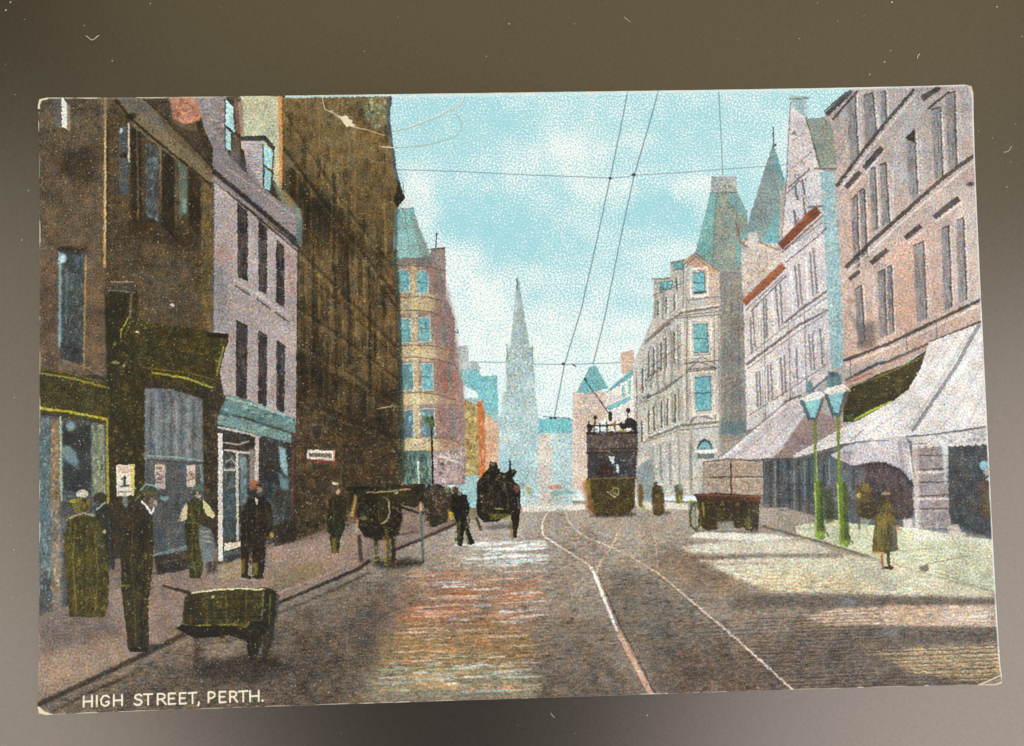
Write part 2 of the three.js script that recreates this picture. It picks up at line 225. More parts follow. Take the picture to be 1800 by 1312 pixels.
// --- shop fronts, left
blend('#4d4620', '#5e5526', '-15,584 70,594 142,617 221,641 220,726 -14,690');
dabs('-15,584 70,594 142,617 221,641 220,726 -14,690', 260, ['#6f6530', '#383214', '#837636', '#2f2a12'], 7, 4, 0.5);
L('#a79b3c', 3.5, '0,594 70,608 154,632', 0.85, 0.8); L('#7e7434', 2.5, '0,587 58,595 161,627', 0.7, 0.6); L('#c3b744', 4.5, '0,670 58,678 140,697', 0.95, 0.6); L('#3b3414', 4, '0,682 140,710', 0.8, 1);
F('#5f666a', '-14,681 140,705 146,1026 146,1116 -13,1127'); dabs('-14,681 140,705 146,1026 146,1116 -13,1127', 420, ['#48494a', '#767f82', '#5c5350', '#3f3f40', '#86918f'], 5, 9, 0.45);
F('#6f8893', '0,690 22,692 24,1011 1,1010', 0.75, 2); dabs('0,690 22,692 24,1011 1,1106', 120, ['#9fbcc4', '#55636b', '#87a2ab'], 3, 7, 0.6);
F('#a58a6a', '23,695 41,695 43,891 24,891', 0.9, 1.5); F('#a08d7c', '24,867 43,867 48,1101 27,1101', 0.75, 3); dabs('23,695 41,695 48,1095 25,1095', 130, ['#c9b08c', '#7d664c', '#b9b09c', '#8c766c'], 4, 6, 0.6);
L('#b9cfb0', 4, '44,690 46,867', 0.9, 0.8); F('#3f4446', '51,700 106,709 108,854 51,846', 0.9, 1); E('#9fc0cc', '65,710', 9, 8, 0.8, 2.5); E('#8fb2c0', '63,771', 11, 18, 0.75, 2.5, -0.5); E('#85a5b2', '77,789', 5, 8, 0.6, 2);
F('#8f9a7c', '109,704 135,709 139,870 112,863', 0.9, 1.5); dabs('109,704 135,709 139,870 112,863', 80, ['#b9c09c', '#6a7058', '#a89a88'], 4, 10, 0.6); L('#b3ab3e', 4, '142,700 144,875', 0.9, 0.7);
F('#3f3713', '146,405 208,407 203,481 225,500 222,641 221,860 149,870', 1); dabs('138,442 225,463 221,860 149,870', 320, ['#574d1d', '#29230c', '#6b6026', '#463d1a'], 6, 8, 0.5);
F('#332c10', '138,430 186,431 186,480 142,639', 0.8, 2);
F('#5c5145', '140,400 203,399 208,421 142,423', 0.9); L('#b3a293', 2.5, '152,401 198,403', 0.9, 0.4); L('#9a887c', 2.5, '147,419 203,426', 0.8, 0.5); L('#a99c94', 5, '195,431 192,480', 0.65, 1.4); L('#2b2117', 4, '206,426 207,481', 0.7, 1);
F('#4c4218', '203,483 276,497 400,522 402,532 390,568 375,627 367,644 224,609 200,554'); dabs('203,483 276,497 400,522 390,568 367,644 224,609 200,554', 320, ['#62571f', '#2e280e', '#746930', '#3c3414', '#57532e'], 6, 6, 0.5);
L('#1f1a10', 8, '356,521 402,524', 0.95, 1); L('#8e8f86', 2, '366,509 400,514', 0.6, 0.6); L('#8c9144', 4, '390,549 375,607', 0.85, 0.8); L('#b3a845', 3.4, '239,599 312,613 365,634', 0.95, 0.5); L('#8c8136', 2.4, '217,587 312,601 370,617', 0.6, 0.6);
L('#afa445', 3, '188,480 174,505 171,522', 0.9, 0.7); L('#9a8f3c', 2, '193,488 181,517', 0.7, 0.5); E('#d8d09a', '207,511', 3, 2, 0.9, 0.4); E('#b5aa70', '160,576', 8, 2.5, 0.7, 0.8); E('#cfc7a0', '178,583', 3, 3, 0.6, 0.8); E('#c9c0b8', '282,455', 4, 3, 0.95, 0.5); E('#b3aa6a', '159,536', 3, 4, 0.6, 1);
F('#7c8186', '222,631 275,635 345,658 346,972 307,985 245,988 221,968'); dabs('222,631 275,635 345,658 346,972 245,988 221,968', 480, ['#62666b', '#8f979b', '#6f7176', '#596065', '#8b888a'], 5, 9, 0.4);
for (const q of ['236,641 233,775', '263,644 261,782', '280,649 277,786', '302,655 299,789', '326,660 324,792']) L('#4c5156', 4, q, 0.5, 1.4);
for (const q of ['248,641 247,775', '290,652 288,784', '315,658 312,787']) L('#a5b2b8', 4, q, 0.45, 1.6);
F('#4a4e52', '224,785 344,797 346,972 245,983 223,896', 0.55, 2); L('#8fb0b5', 2.6, '229,777 287,781 344,790', 0.8, 0.7); L('#3a3c3e', 3, '229,785 344,796', 0.7, 1);
F('#3f3820', '345,644 362,649 363,851 346,851', 0.95, 1); F('#4b3d30', '361,644 379,649 375,973 360,984', 0.95, 1); dabs('345,644 379,649 375,973 346,972', 120, ['#5c5028', '#2a2314', '#7a6a55'], 4, 9, 0.5);
F('#4a4037', '240,991 310,978 312,1019 249,1046', 1); L('#7fa3aa', 3, '237,988 273,979 310,971', 0.8, 0.8); L('#8d7468', 2, '252,1005 309,995', 0.6, 0.6); dabs('240,991 310,978 312,1019 249,1046', 60, ['#6d6056', '#2c2520', '#584438'], 6, 4, 0.6);
// bills pasted in the windows
F('#ded6c8', '161,795 200,794 199,860 162,862'); F('#c7bd5c', '190,796 200,795 199,859 193,859', 0.7, 0.8); F('#c3a79c', '166,798 190,797 190,812 167,812', 0.8, 1); L('#5f4f46', 4, '179,820 179,837', 0.95, 0.3); L('#5f4f46', 3, '173,825 179,820', 0.95, 0.3); L('#5f4f46', 3, '171,840 187,839', 0.95, 0.3); L('#8d7c70', 2.4, '166,852 192,852', 0.9, 0.4);
F('#c9b7ad', '243,795 265,797 264,849 244,846', 0.9, 0.6); dabs('245,800 262,800 262,837 245,836', 22, ['#8d736c', '#6d5c5a', '#a58d84'], 9, 2.5, 0.8); F('#d4c3b8', '311,799 329,799 328,847 310,845', 0.92, 0.6); dabs('312,809 327,809 327,833 312,833', 18, ['#a5786c', '#7d6058', '#b58f80'], 8, 2.5, 0.8);
L('#8fb8c2', 3, '340,800 342,836', 0.8, 1);
// white-framed door and sea-green fascia
F('#6f8f90', '399,650 445,663 542,707 543,761 375,713 379,688'); dabs('399,650 445,663 542,707 543,761 375,713 379,688', 160, ['#8fb4b2', '#4d6668', '#a3c2be', '#5f7f80'], 7, 4, 0.6); L('#a9c9c6', 4, '396,657 445,670 520,697', 0.8, 1); L('#3c4c4c', 4, '377,688 432,700 542,739', 0.8, 1); courses('377,693 542,741 541,758 377,713', '#a5c0bb', 2, 3, 0.26, 0.4);
F('#464443', '376,715 541,761 539,947 491,970 394,1009 374,1009'); dabs('376,715 541,761 539,947 491,970 394,1009 374,1009', 200, ['#2c2a2a', '#5d6062', '#413a38', '#6b7478'], 6, 10, 0.5);
F('#57656a', '386,779 420,780 418,956 384,961', 0.85, 1.5); F('#8ba6b0', '421,780 437,783 438,878 424,889', 0.85, 2); dabs('386,779 439,780 437,956 384,961', 70, ['#7f979f', '#3d4548', '#66767c'], 5, 12, 0.5);
L('#d9d4cf', 8, '382,733 380,1004', 1, 0.5); L('#c9c2bd', 4, '378,720 420,729 466,742', 0.95, 0.6); L('#d3cac4', 4, '391,769 444,776', 0.9, 0.6); L('#c5bbb5', 3, '388,752 420,758 442,751', 0.8, 0.6); L('#cfc9c4', 5, '417,775 417,959', 0.95, 0.5); L('#ddd0ca', 7, '460,742 458,842', 0.9, 0.8); F('#b6a39e', '442,768 456,769 455,842 443,863', 0.7, 2); L('#bdb6b2', 2, '393,794 405,787 417,802', 0.8, 0.5); L('#d8cfc2', 4, '390,811 410,811', 0.8, 0.5); F('#dcd2c4', '389,966 425,964 423,976 389,983', 0.95, 0.6); L('#5d6f74', 5, '389,990 425,984', 0.8, 1); E('#3e3531', '401,801', 7, 5, 0.7, 1);
F('#5d767c', '475,842 497,838 498,940 479,951', 0.5, 3); F('#9fc8d0', '505,765 522,768 525,829 509,809', 0.85, 1.5); F('#7ca3ad', '504,818 526,839 526,858 509,853', 0.75, 2); E('#8fbac4', '482,845', 10, 5, 0.7, 2); F('#35383a', '471,751 498,757 492,867 472,878', 0.7, 2); F('#5c3d2e', '534,734 546,737 539,923 530,929', 0.9, 1); L('#8a6353', 3, '536,771 533,916', 0.6, 1); F('#63767c', '494,909 530,904 530,929 493,934', 0.5, 2);
F('#3a2c20', '491,937 542,914 544,965 495,978', 0.9, 2); dabs('491,927 686,884 685,939 503,979', 160, ['#4a3823', '#2a1f14', '#664e2c'], 6, 4, 0.6);
// street name plate
F('#d9d2c8', '567,772 626,776 626,800 566,793'); F('#8d3f2c', '568,791 626,796 626,805 566,798', 0.75, 0.8); F('#5c4c44', '572,779 619,782 619,791 571,787', 0.75, 0.7); L('#b5a79c', 1.5, '580,783 582,788', 0.8); L('#b5a79c', 1.5, '595,783 593,789', 0.8); L('#b5a79c', 1.5, '607,783 608,789', 0.8); L('#d57f5c', 3, '624,776 624,795', 0.8, 0.5);
L('#cfc3b4', 2.2, '718,688 751,683', 0.9, 0.5); L('#b9aa90', 1.8, '552,670 559,671', 0.8, 0.3); E('#c5b79c', '694,454', 2, 1.5, 0.8);

// --- right: bank with mansard tower
F('#c6c3bf', '1274,603 1303,541 1321,504 1325,419 1360,417 1364,382 1391,377 1420,360 1471,394 1537,408 1525,808 1487,891 1271,893');
const bank = '1274,603 1303,541 1321,504 1325,419 1360,417 1364,382 1391,377 1420,360 1471,394 1454,892 1271,893';
dabs(bank, 1100, ['#dddad6', '#a6a3a0', '#d0c8c2', '#b3b8b4', '#e8e6e3', '#b5aeac', '#c3cbc4'], 4, 5, 0.5);
F('#d8cbc0', '1387,506 1463,497 1457,732 1382,736', 0.5, 5); F('#d8d6bf', '1295,666 1384,618 1379,754 1298,777', 0.4, 8);
F('#9a9793', '1471,394 1531,408 1524,770 1461,781', 1, 0.8); dabs('1471,394 1531,408 1524,770 1461,781', 560, ['#7d7c7b', '#bfbcb8', '#8b8a8a', '#a8a29c', '#6f7073'], 4, 4, 0.5);
F('#7f7c7b', '1483,508 1513,508 1510,733 1480,732', 0.4, 8);
F('#9ba79f', '1460,194 1514,195 1515,228 1536,274 1539,408 1469,404 1417,365 1457,229'); dabs('1459,229 1515,230 1536,274 1539,408 1469,404 1417,365', 420, ['#8b9c98', '#b7bfb6', '#a69c94', '#7f9593', '#9fb3ad'], 4, 4, 0.5);
F('#a7b0b4', '1460,194 1514,195 1515,230 1457,231'); dabs('1460,194 1514,195 1515,230 1457,231', 70, ['#c3cacc', '#858d94', '#b0a8ac'], 4, 4, 0.6); L('#62686a', 2, '1457,231 1515,230', 0.8);
F('#83b9ba', '1457,231 1469,231 1459,306 1451,391 1420,363', 0.95, 0.8); F('#86bdc4', '1492,233 1514,232 1531,271 1536,289 1516,274 1499,255', 0.8, 1); F('#79b3bd', '1508,344 1524,332 1525,385 1512,395', 0.7, 1.5); L('#6d8f90', 1.8, '1469,231 1456,394', 0.7);
F('#c79a82', '1391,380 1420,363 1464,399 1468,407 1440,414', 0.7, 2); F('#cfa894', '1438,406 1468,407 1468,482 1441,482', 0.5, 4); L('#8f8680', 2.5, '1386,395 1418,363 1469,404', 0.8, 0.6);
F('#93a7aa', '1599,122 1623,204 1619,225 1611,229 1603,346 1526,347 1544,277 1569,206'); dabs('1599,122 1623,204 1619,225 1611,229 1603,346 1526,347 1544,277 1569,206', 380, ['#7f989d', '#b3bfbd', '#a39f9b', '#86a4a9'], 4, 4, 0.5);
F('#7db6bf', '1599,125 1623,204 1619,222 1603,178 1594,145', 0.9, 0.8); F('#79b7c1', '1586,308 1605,262 1604,349 1564,338', 0.85, 1.5); F('#7fb4bb', '1517,322 1543,302 1537,332 1519,337', 0.8, 1); L('#50666c', 2.2, '1600,86 1600,132', 0.9); E('#4a5a60', '1604,126', 2, 2);
F('#cfc3bd', '1521,337 1610,346 1603,397 1521,478 1519,395'); dabs('1521,337 1610,346 1603,397 1521,478 1519,395', 150, ['#e6dcd8', '#b0a29c', '#c58f7a', '#9fb5b6'], 5, 6, 0.5); L('#a0705c', 4, '1512,301 1519,340 1533,352', 0.7, 1); F('#d9d0cd', '1535,322 1557,317 1561,353 1536,358', 0.9, 1); L('#6e6a6c', 2.4, '1557,340 1602,359', 0.6, 1);
for (const [q, w] of [['1384,493 1466,483', 4], ['1383,493 1347,520 1303,554', 4], ['1382,505 1468,500', 2], ['1304,765 1375,740 1457,734', 4.5], ['1382,605 1464,600', 2.5], ['1391,621 1417,601 1456,617 1391,623', 2.5], ['1395,733 1413,718 1443,726', 3.5], ['1294,678 1332,667 1378,635', 3.5], ['1324,454 1385,430', 2], ['1405,589 1452,585', 2.5], ['1322,419 1362,417', 2.5], ['1364,382 1394,378', 2.5]]) L('#76706c', w, q, 0.7, 0.8);
L('#b1857b', 3, '1362,505 1324,534', 0.6, 1); L('#e8e2dc', 3, '1383,488 1466,478', 0.8, 0.8); L('#ece6df', 3, '1307,760 1377,735', 0.6, 0.8);
for (const q of ['1313,569 1313,654', '1328,562 1326,666', '1343,550 1341,654', '1360,535 1358,645', '1374,523 1374,618', '1306,698 1307,753', '1322,686 1321,743', '1339,677 1339,736', '1357,667 1358,729', '1372,660 1371,727', '1329,454 1325,504', '1346,450 1342,505', '1311,787 1311,876', '1328,783 1328,872', '1349,778 1348,867', '1369,774 1368,865', '1394,775 1391,878']) L('#857f7a', 4, q, 0.55, 1.2);
for (const q of ['1309,576 1307,634', '1320,569 1318,629', '1337,557 1335,619', '1348,547 1346,612', '1366,535 1364,603', '1305,706 1303,753', '1317,698 1316,748', '1334,689 1332,743', '1347,682 1345,739', '1364,672 1362,732', '1294,616 1293,666', '1289,728 1289,772', '1333,467 1332,499', '1351,460 1350,495', '1369,455 1368,488', '1375,417 1375,443']) { L('#6f6c6c', 3, q, 0.85); L('#f0ece6', 1.6, q.split(' ').map((t) => t.split(',').map((v, j) => +v + (j ? 0 : 4)).join(',')).join(' '), 0.8); }
for (const q of ['1300,561 1336,532 1382,500 1468,492', '1291,623 1334,597 1383,563', '1286,690 1332,662 1383,630', '1291,775 1374,749 1457,744', '1396,393 1419,370 1441,391', '1327,429 1362,427', '1396,466 1467,460', '1395,506 1387,730', '1455,507 1450,731', '1397,606 1425,591 1454,607', '1394,618 1456,615', '1281,618 1276,887', '1391,393 1388,481']) L('#5f5a58', 1.5, q, 0.65);
for (const q of ['1407,398 1444,396 1443,457 1406,458 1407,398', '1402,511 1447,509 1447,589 1402,591 1402,511', '1401,626 1451,624 1450,717 1402,718 1401,626']) L('#efe9e1', 3, q, 0.8);
for (const q of ['1480,432 1472,757', '1495,432 1488,745', '1510,458 1505,733']) L('#6f6e6e', 2, q, 0.4, 0.8);
dabs('1298,628 1339,605 1337,679 1294,690', 30, ['#7c8574', '#5f675a', '#97a08c'], 6, 5, 0.6, 0.6); L('#efe8e2', 3, '1385,506 1383,730', 0.7, 1); L('#8a837e', 2.4, '1397,430 1390,730', 0.4, 1); L('#8a837e', 2.4, '1465,497 1459,769', 0.6, 1); L('#84807c', 3, '1397,755 1392,891', 0.6, 1);
for (const q of ['1412,407 1437,405 1437,449 1413,451', '1408,520 1439,519 1440,581 1409,582', '1408,636 1442,634 1442,708 1408,709', '1337,426 1365,422 1365,441 1338,443', '1366,385 1389,382 1391,398 1371,399']) { F('#7ab9c5', q); dabs(q, 16, ['#9ad3db', '#5f9eab', '#88c6d0'], 5, 6, 0.5); L('#57767c', 1.8, q, 0.75, 0.4); }
for (const q of ['1412,428 1438,428', '1408,551 1440,551', '1408,671 1442,670']) L('#3f6e78', 2, q, 0.85); L('#3d464a', 4, '1413,451 1437,449', 0.7, 0.8);
F('#4b6a74', '1408,792 1413,775 1426,769 1438,776 1443,793'); F('#85bfca', '1412,791 1417,779 1427,775 1436,781 1439,792', 0.95, 0.8); L('#ece6e0', 5, '1405,797 1448,797', 0.95, 0.5); F('#6f7a7d', '1408,802 1445,802 1445,813 1407,812', 0.9, 0.8); L('#ded8d2', 3, '1403,792 1411,770 1428,762 1444,771 1449,793', 0.6, 0.6);
F('#6d8a92', '1460,732 1515,730 1516,760 1461,764', 0.85, 2); F('#9f948f', '1459,764 1504,762 1477,806 1457,813', 0.7, 2);
F('#c3bdb9', '1276,801 1316,790 1312,901 1273,900', 0.6, 2); F('#d8d3d0', '1278,809 1310,805 1277,828', 0.9, 1); F('#7f9299', '1277,828 1310,807 1310,906 1280,907', 0.6, 2);

// --- right: pale gabled house
F('#d6cfd6', '1642,17 1675,20 1674,64 1700,177 1717,193 1731,613 1632,701 1518,785 1521,478 1603,397 1610,346 1625,220 1633,117');
const gable = '1642,17 1675,20 1674,64 1700,177 1717,193 1731,613 1632,701 1518,785 1521,478 1603,397 1610,346 1625,220 1633,117';
dabs(gable, 1000, ['#e6e0e6', '#bdb6be', '#dad6dc', '#c9bcc0', '#eeeaee', '#c0c6cc'], 4, 5, 0.5);
F('#e0dacb', '1528,509 1590,460 1594,685 1524,758', 0.4, 8); F('#cdbfc4', '1635,66 1671,67 1690,182 1639,181', 0.35, 6);
F('#9db9c2', '1642,15 1678,18 1676,31 1672,33 1673,64 1656,51 1644,41', 0.95, 0.8); L('#76868d', 3, '1640,23 1681,22', 0.8, 0.6); F('#9aa49c', '1674,69 1720,65 1737,81 1741,170 1703,177'); dabs('1674,69 1720,65 1737,81 1741,170 1703,177', 170, ['#8b9a90', '#b3b8ae', '#a29a92', '#9fb3b3'], 4, 4, 0.5); L('#6a716c', 2.4, '1675,69 1703,177', 0.7, 0.8); L('#75796f', 3.4, '1690,180 1738,182', 0.8, 0.6); L('#b0a7ae', 2.4, '1675,28 1676,67', 0.6, 0.8);
F('#9fc4d0', '1702,188 1733,188 1735,311 1742,513 1746,614 1710,625 1706,411 1703,285', 0.95, 0.8); dabs('1702,188 1733,188 1735,311 1742,513 1746,614 1710,625 1706,411 1703,285', 190, ['#b9d8e0', '#86b2c0', '#cdd8dc', '#93a7b0'], 5, 6, 0.55);
F('#b1674a', '1602,346 1612,359 1677,299 1701,279 1689,266 1673,274'); courses('1602,346 1612,359 1677,299 1701,279 1689,266', '#6d3624', 1.3, 3, -0.96, 0.6); F('#b26a4d', '1519,468 1526,482 1576,439 1618,400 1608,387'); L('#c47c56', 2, '1524,468 1608,392', 0.7, 0.5); L('#6d4a3c', 3, '1611,364 1703,285', 0.7, 1); L('#5e5654', 4, '1671,266 1702,264', 0.7, 1);
for (const [q, w] of [['1611,520 1639,498 1704,454', 4], ['1524,609 1560,584 1638,528 1705,495', 4.5], ['1519,758 1565,737 1612,693', 4], ['1604,693 1658,674 1699,643', 4], ['1618,387 1702,323', 2.2], ['1702,320 1712,313', 3], ['1536,494 1617,417', 2], ['1632,220 1677,182', 3], ['1626,235 1656,205', 2.4]]) L('#69646a', w, q, 0.75, 0.7);
for (const q of ['1541,494 1543,572', '1565,472 1565,555', '1571,467 1570,552', '1593,441 1598,533', '1604,435 1605,525', '1638,397 1642,486', '1646,393 1650,483', '1672,368 1676,461', '1680,360 1684,456', '1544,629 1544,701', '1550,627 1551,699', '1569,612 1569,690', '1576,610 1577,687', '1599,598 1600,678', '1607,593 1607,673', '1634,576 1633,651', '1663,549 1665,624', '1670,547 1672,622', '1688,537 1690,612', '1535,509 1535,584']) L('#7d7980', 3.6, q, 0.72, 0.9);
for (const q of ['1556,484 1556,562', '1585,452 1587,540', '1628,407 1629,493', '1662,378 1663,469', '1560,619 1560,692', '1590,603 1590,680']) L('#f1edf1', 3.4, q, 0.8, 0.8);
for (const q of ['1642,30 1633,117 1625,220 1610,344', '1675,64 1700,177', '1644,118 1670,100', '1636,181 1683,144', '1617,359 1703,300', '1526,491 1615,412', '1527,591 1636,511 1704,467', '1526,619 1638,541 1705,502', '1525,721 1633,656 1700,613', '1564,559 1559,771', '1619,510 1617,686', '1655,481 1653,657']) L('#605c63', 1.6, q, 0.6);
for (const q of ['1645,220 1649,248', '1661,205 1665,236', '1640,273 1644,304', '1662,248 1665,281']) L('#6f6c74', 4, q, 0.8);
dabs('1635,156 1691,157 1693,284 1621,321', 46, ['#77747c', '#a9a4ac', '#8d929a'], 4, 6, 0.55, 0.5); L('#85828a', 2.6, '1646,95 1652,105', 0.7, 0.8); E('#706d74', '1647,100', 4, 3, 0.7, 0.8); dabs('1619,510 1703,487 1700,625 1620,686', 60, ['#8d8a92', '#bcb7bd', '#a4a8a0'], 5, 9, 0.45, 0.5); L('#9a959c', 2.2, '1558,509 1556,784', 0.5, 0.6);

// --- right: big rosy front
blend('#b9b1b4', '#d3b6ab', '1715,62 1779,4 2070,-5 2070,520 1930,575 1738,626 1739,221 1734,93');
const rosy = '1715,62 1779,4 2070,-5 2070,520 1930,575 1738,626 1739,221 1734,93';
dabs(rosy, 1500, ['#c9c1c4', '#a89fa3', '#d4bdb4', '#bfb9bb', '#ddd3d0', '#c9a396', '#aeb2b8'], 5, 5, 0.45);
F('#e0b4a4', '1759,222 1804,197 1806,337 1755,400', 0.5, 8); F('#dfb09e', '1848,363 1952,315 1953,467 1853,541', 0.55, 14); F('#dcb3a3', '1753,513 1894,466 1917,529 1748,614', 0.5, 12); F('#b4b7be', '1862,31 1939,32 1931,212 1854,223', 0.5, 14); F('#dfd5d2', '2002,239 2049,227 2049,494 2008,493', 0.5, 8); F('#d6b6a8', '2026,111 2049,111 2044,227 2021,214', 0.4, 5);
for (const q of ['1767,30 1786,17 1788,158 1769,171', '1804,20 1825,12 1831,108 1806,136', '1842,13 1853,10 1855,77 1842,95', '1954,53 1975,48 1975,202 1957,210', '1986,20 2007,15 2007,182 1989,190', '1897,116 1916,104 1917,242 1909,258 1897,237', '1812,184 1824,179 1824,317 1811,325', '1836,175 1849,170 1851,303 1835,312', '1768,250 1782,240 1780,400 1767,405', '1787,233 1798,225 1799,378 1786,388', '1902,357 1925,347 1925,517 1904,524', '1967,320 1983,313 1982,493 1964,503', '2001,303 2017,295 2016,478 1998,486', '1820,414 1836,406 1835,553 1819,560', '1841,404 1851,399 1850,548 1840,553', '1768,451 1783,441 1786,564 1770,579']) {
  F('#99979c', q, 0.85, 1); dabs(q, 26, ['#6f7079', '#aeacb0', '#7f8187', '#9a8c8e'], 3, 22, 0.5); const [[wx0, wy0], [wx1, wy1], [wx2, wy2]] = pairs(q); g.save(); g.globalAlpha = 0.8; g.strokeStyle = '#55535a'; g.lineWidth = 3; g.beginPath(); g.moveTo(wx0, wy0); g.lineTo(wx1, wy1); g.lineTo(wx2, wy2); g.stroke(); g.globalAlpha = 0.7; g.strokeStyle = '#e9e3e2'; g.lineWidth = 2.4; g.beginPath(); g.moveTo(wx1 + 5, wy1); g.lineTo(wx2 + 5, wy2); g.stroke(); g.restore();
}
for (const q of ['1796,43 1798,146', '1834,31 1836,95', '1978,71 1981,200', '2018,33 2018,175', '1928,122 1930,250', '1863,185 1861,298', '1936,365 1936,512', '1994,315 1993,480', '1811,426 1809,555']) L('#dbd4d5', 4, q, 0.55, 1.2);
for (const [q, w] of [['1917,8 1861,70 1804,136 1738,219', 6], ['2047,157 1970,210 1890,278 1810,345 1750,402', 7], ['1779,7 1720,60', 8], ['1766,11 1716,52', 3], ['1791,9 1735,70', 4], ['1842,136 1799,182', 10], ['1791,189 1757,224', 9], ['1974,4 1934,29', 10], ['2009,252 1951,294', 10], ['1922,311 1885,339', 9], ['1845,363 1806,393', 9], ['1780,410 1756,428', 7], ['1994,15 1949,50', 4], ['2050,477 1943,525 1839,571 1739,606', 5.5], ['2047,527 1930,570', 5], ['1923,575 1837,611 1812,615 1742,649', 5.5]]) L('#4f4a4d', w, q, 0.82, 0.9);
for (const [q, w] of [['1922,16 1809,146 1744,227', 3], ['2046,170 1897,288 1754,412', 3.4], ['1847,144 1804,192', 3.6], ['1796,199 1764,232', 3.4], ['2014,262 1955,304', 4], ['1926,324 1889,352', 3.4], ['2049,489 1851,576 1743,616', 4]]) L('#e6dedc', w, q, 0.7, 0.8);
F('#3b383a', '1894,116 1916,96 1916,127', 0.9, 0.8); for (const q of ['1758,73 2041,57', '1857,159 2037,139', '1910,235 2034,221', '1949,378 2048,355', '1855,490 1894,478']) L('#a29a9c', 1.5, q, 0.5, 0.5); E('#4f4b50', '2037,221', 6, 4, 0.8, 1.4); L('#77706f', 2, '1878,541 1879,586', 0.7); L('#77706f', 2, '1946,515 1946,558', 0.7); L('#77706f', 2, '1751,606 1751,644', 0.7);
F('#5d5858', '1746,488 1777,526 1813,522 1808,577 1772,584 1769,539', 0.55, 5); E('#8d6a60', '1759,476', 8, 5, 0.4, 3);
F('#cfa697', '1742,649 1837,611 1923,575 1927,583 1836,628 1741,671', 0.6, 2); L('#b8604a', 3, '1742,656 1798,635', 0.7, 1);
// dark olive name board over the awning
F('#4c421b', '1731,676 1811,638 1875,617 1924,587 1916,617 1875,674 1841,701 1756,741 1731,741'); dabs('1731,676 1811,638 1875,617 1924,587 1916,617 1875,674 1841,701 1756,741 1731,741', 110, ['#665a26', '#332c12', '#7d7136', '#3f3520'], 12, 4, 0.5); L('#8c823c', 3.6, '1741,666 1810,645 1862,624 1911,602', 0.75, 0.8); L('#a9bf4a', 4.5, '1756,736 1795,717 1841,698', 0.95, 0.8); F('#7c7536', '1848,646 1864,641 1860,679 1849,679', 0.6, 2); E('#5f7a2a', '1744,731', 9, 5, 0.7, 2);

// --- shops under the awnings, right
F('#666b71', '1547,811 1767,776 2058,784 2053,1007 1871,983 1746,968 1621,970 1548,938'); dabs('1547,811 1767,776 2058,784 2053,1007 1871,983 1746,968 1621,970 1548,938', 900, ['#4a5057', '#858b90', '#5d6268', '#44484e', '#7b7678', '#6a7f88', '#9aa0a4'], 4, 9, 0.45);
F('#6b7d84', '1599,817 1753,813 1750,875 1600,871', 0.4, 6); F('#a38a86', '1549,907 1673,923 1671,972 1547,944', 0.6, 6); F('#55595e', '1551,845 1598,847 1595,933 1548,927', 0.35, 6); F('#5b6268', '1605,871 1675,873 1672,941 1610,939', 0.5, 6);
F('#a69c9f', '1880,787 1961,784 1957,977 1879,975'); dabs('1880,787 1961,784 1957,977 1879,975', 300, ['#c3bbbc', '#857c80', '#b0a6a8', '#9a8f92'], 6, 5, 0.5); for (const q of ['1880,849 1958,848', '1880,906 1955,905', '1879,934 1954,934', '1879,876 1957,876', '1884,817 1960,819']) { L('#5e585c', 3, q, 0.75, 0.8); } for (const q of ['1880,855 1955,854', '1880,912 1953,913']) L('#e3dcdb', 4, q, 0.7, 1); F('#d9cfcc', '1880,787 1895,787 1889,975 1877,975', 0.75, 2); F('#d5dde0', '1946,788 1961,786 1952,880 1947,880', 0.7, 2); F('#b4938a', '1903,782 1931,778 1940,806 1894,807', 0.6, 2);
F('#51565b', '1961,796 2032,793 2054,808 2052,997 1972,990 1954,942'); dabs('1961,796 2032,793 2054,808 2052,997 1972,990 1954,942', 220, ['#41454a', '#6b7076', '#595456', '#747c82'], 5, 6, 0.45); F('#d6c9c6', '1950,970 1975,968 1984,995 1951,994', 0.85, 1.5); E('#cfd6d8', '1982,990', 8, 3, 0.8, 1);
F('#6b524c', '2020,882 2046,870 2047,957 2026,959', 0.9, 2); E('#9fd0da', '2038,843', 9, 9, 0.95, 1.5); E('#c9bfbd', '2041,858', 5, 6, 0.9, 1); E('#8fd0dc', '2046,873', 6, 3, 0.9, 0.8); F('#77703a', '2029,907 2047,895 2046,951 2031,954', 0.7, 2);
for (const q of ['1567,823 1565,927', '1584,821 1583,932', '1607,824 1605,939', '1629,823 1627,944', '1652,821 1647,940', '1685,819 1682,886', '1750,828 1747,887']) L('#3c4046', 4, q, 0.6, 1); for (const q of ['1577,824 1574,920', '1619,825 1616,933', '1642,825 1639,909', '1697,819 1695,874']) L('#a3abb0', 2.4, q, 0.6, 0.6); for (const q of ['1552,870 1675,876', '1604,906 1673,913']) L('#4a4e54', 3, q, 0.6, 0.8);
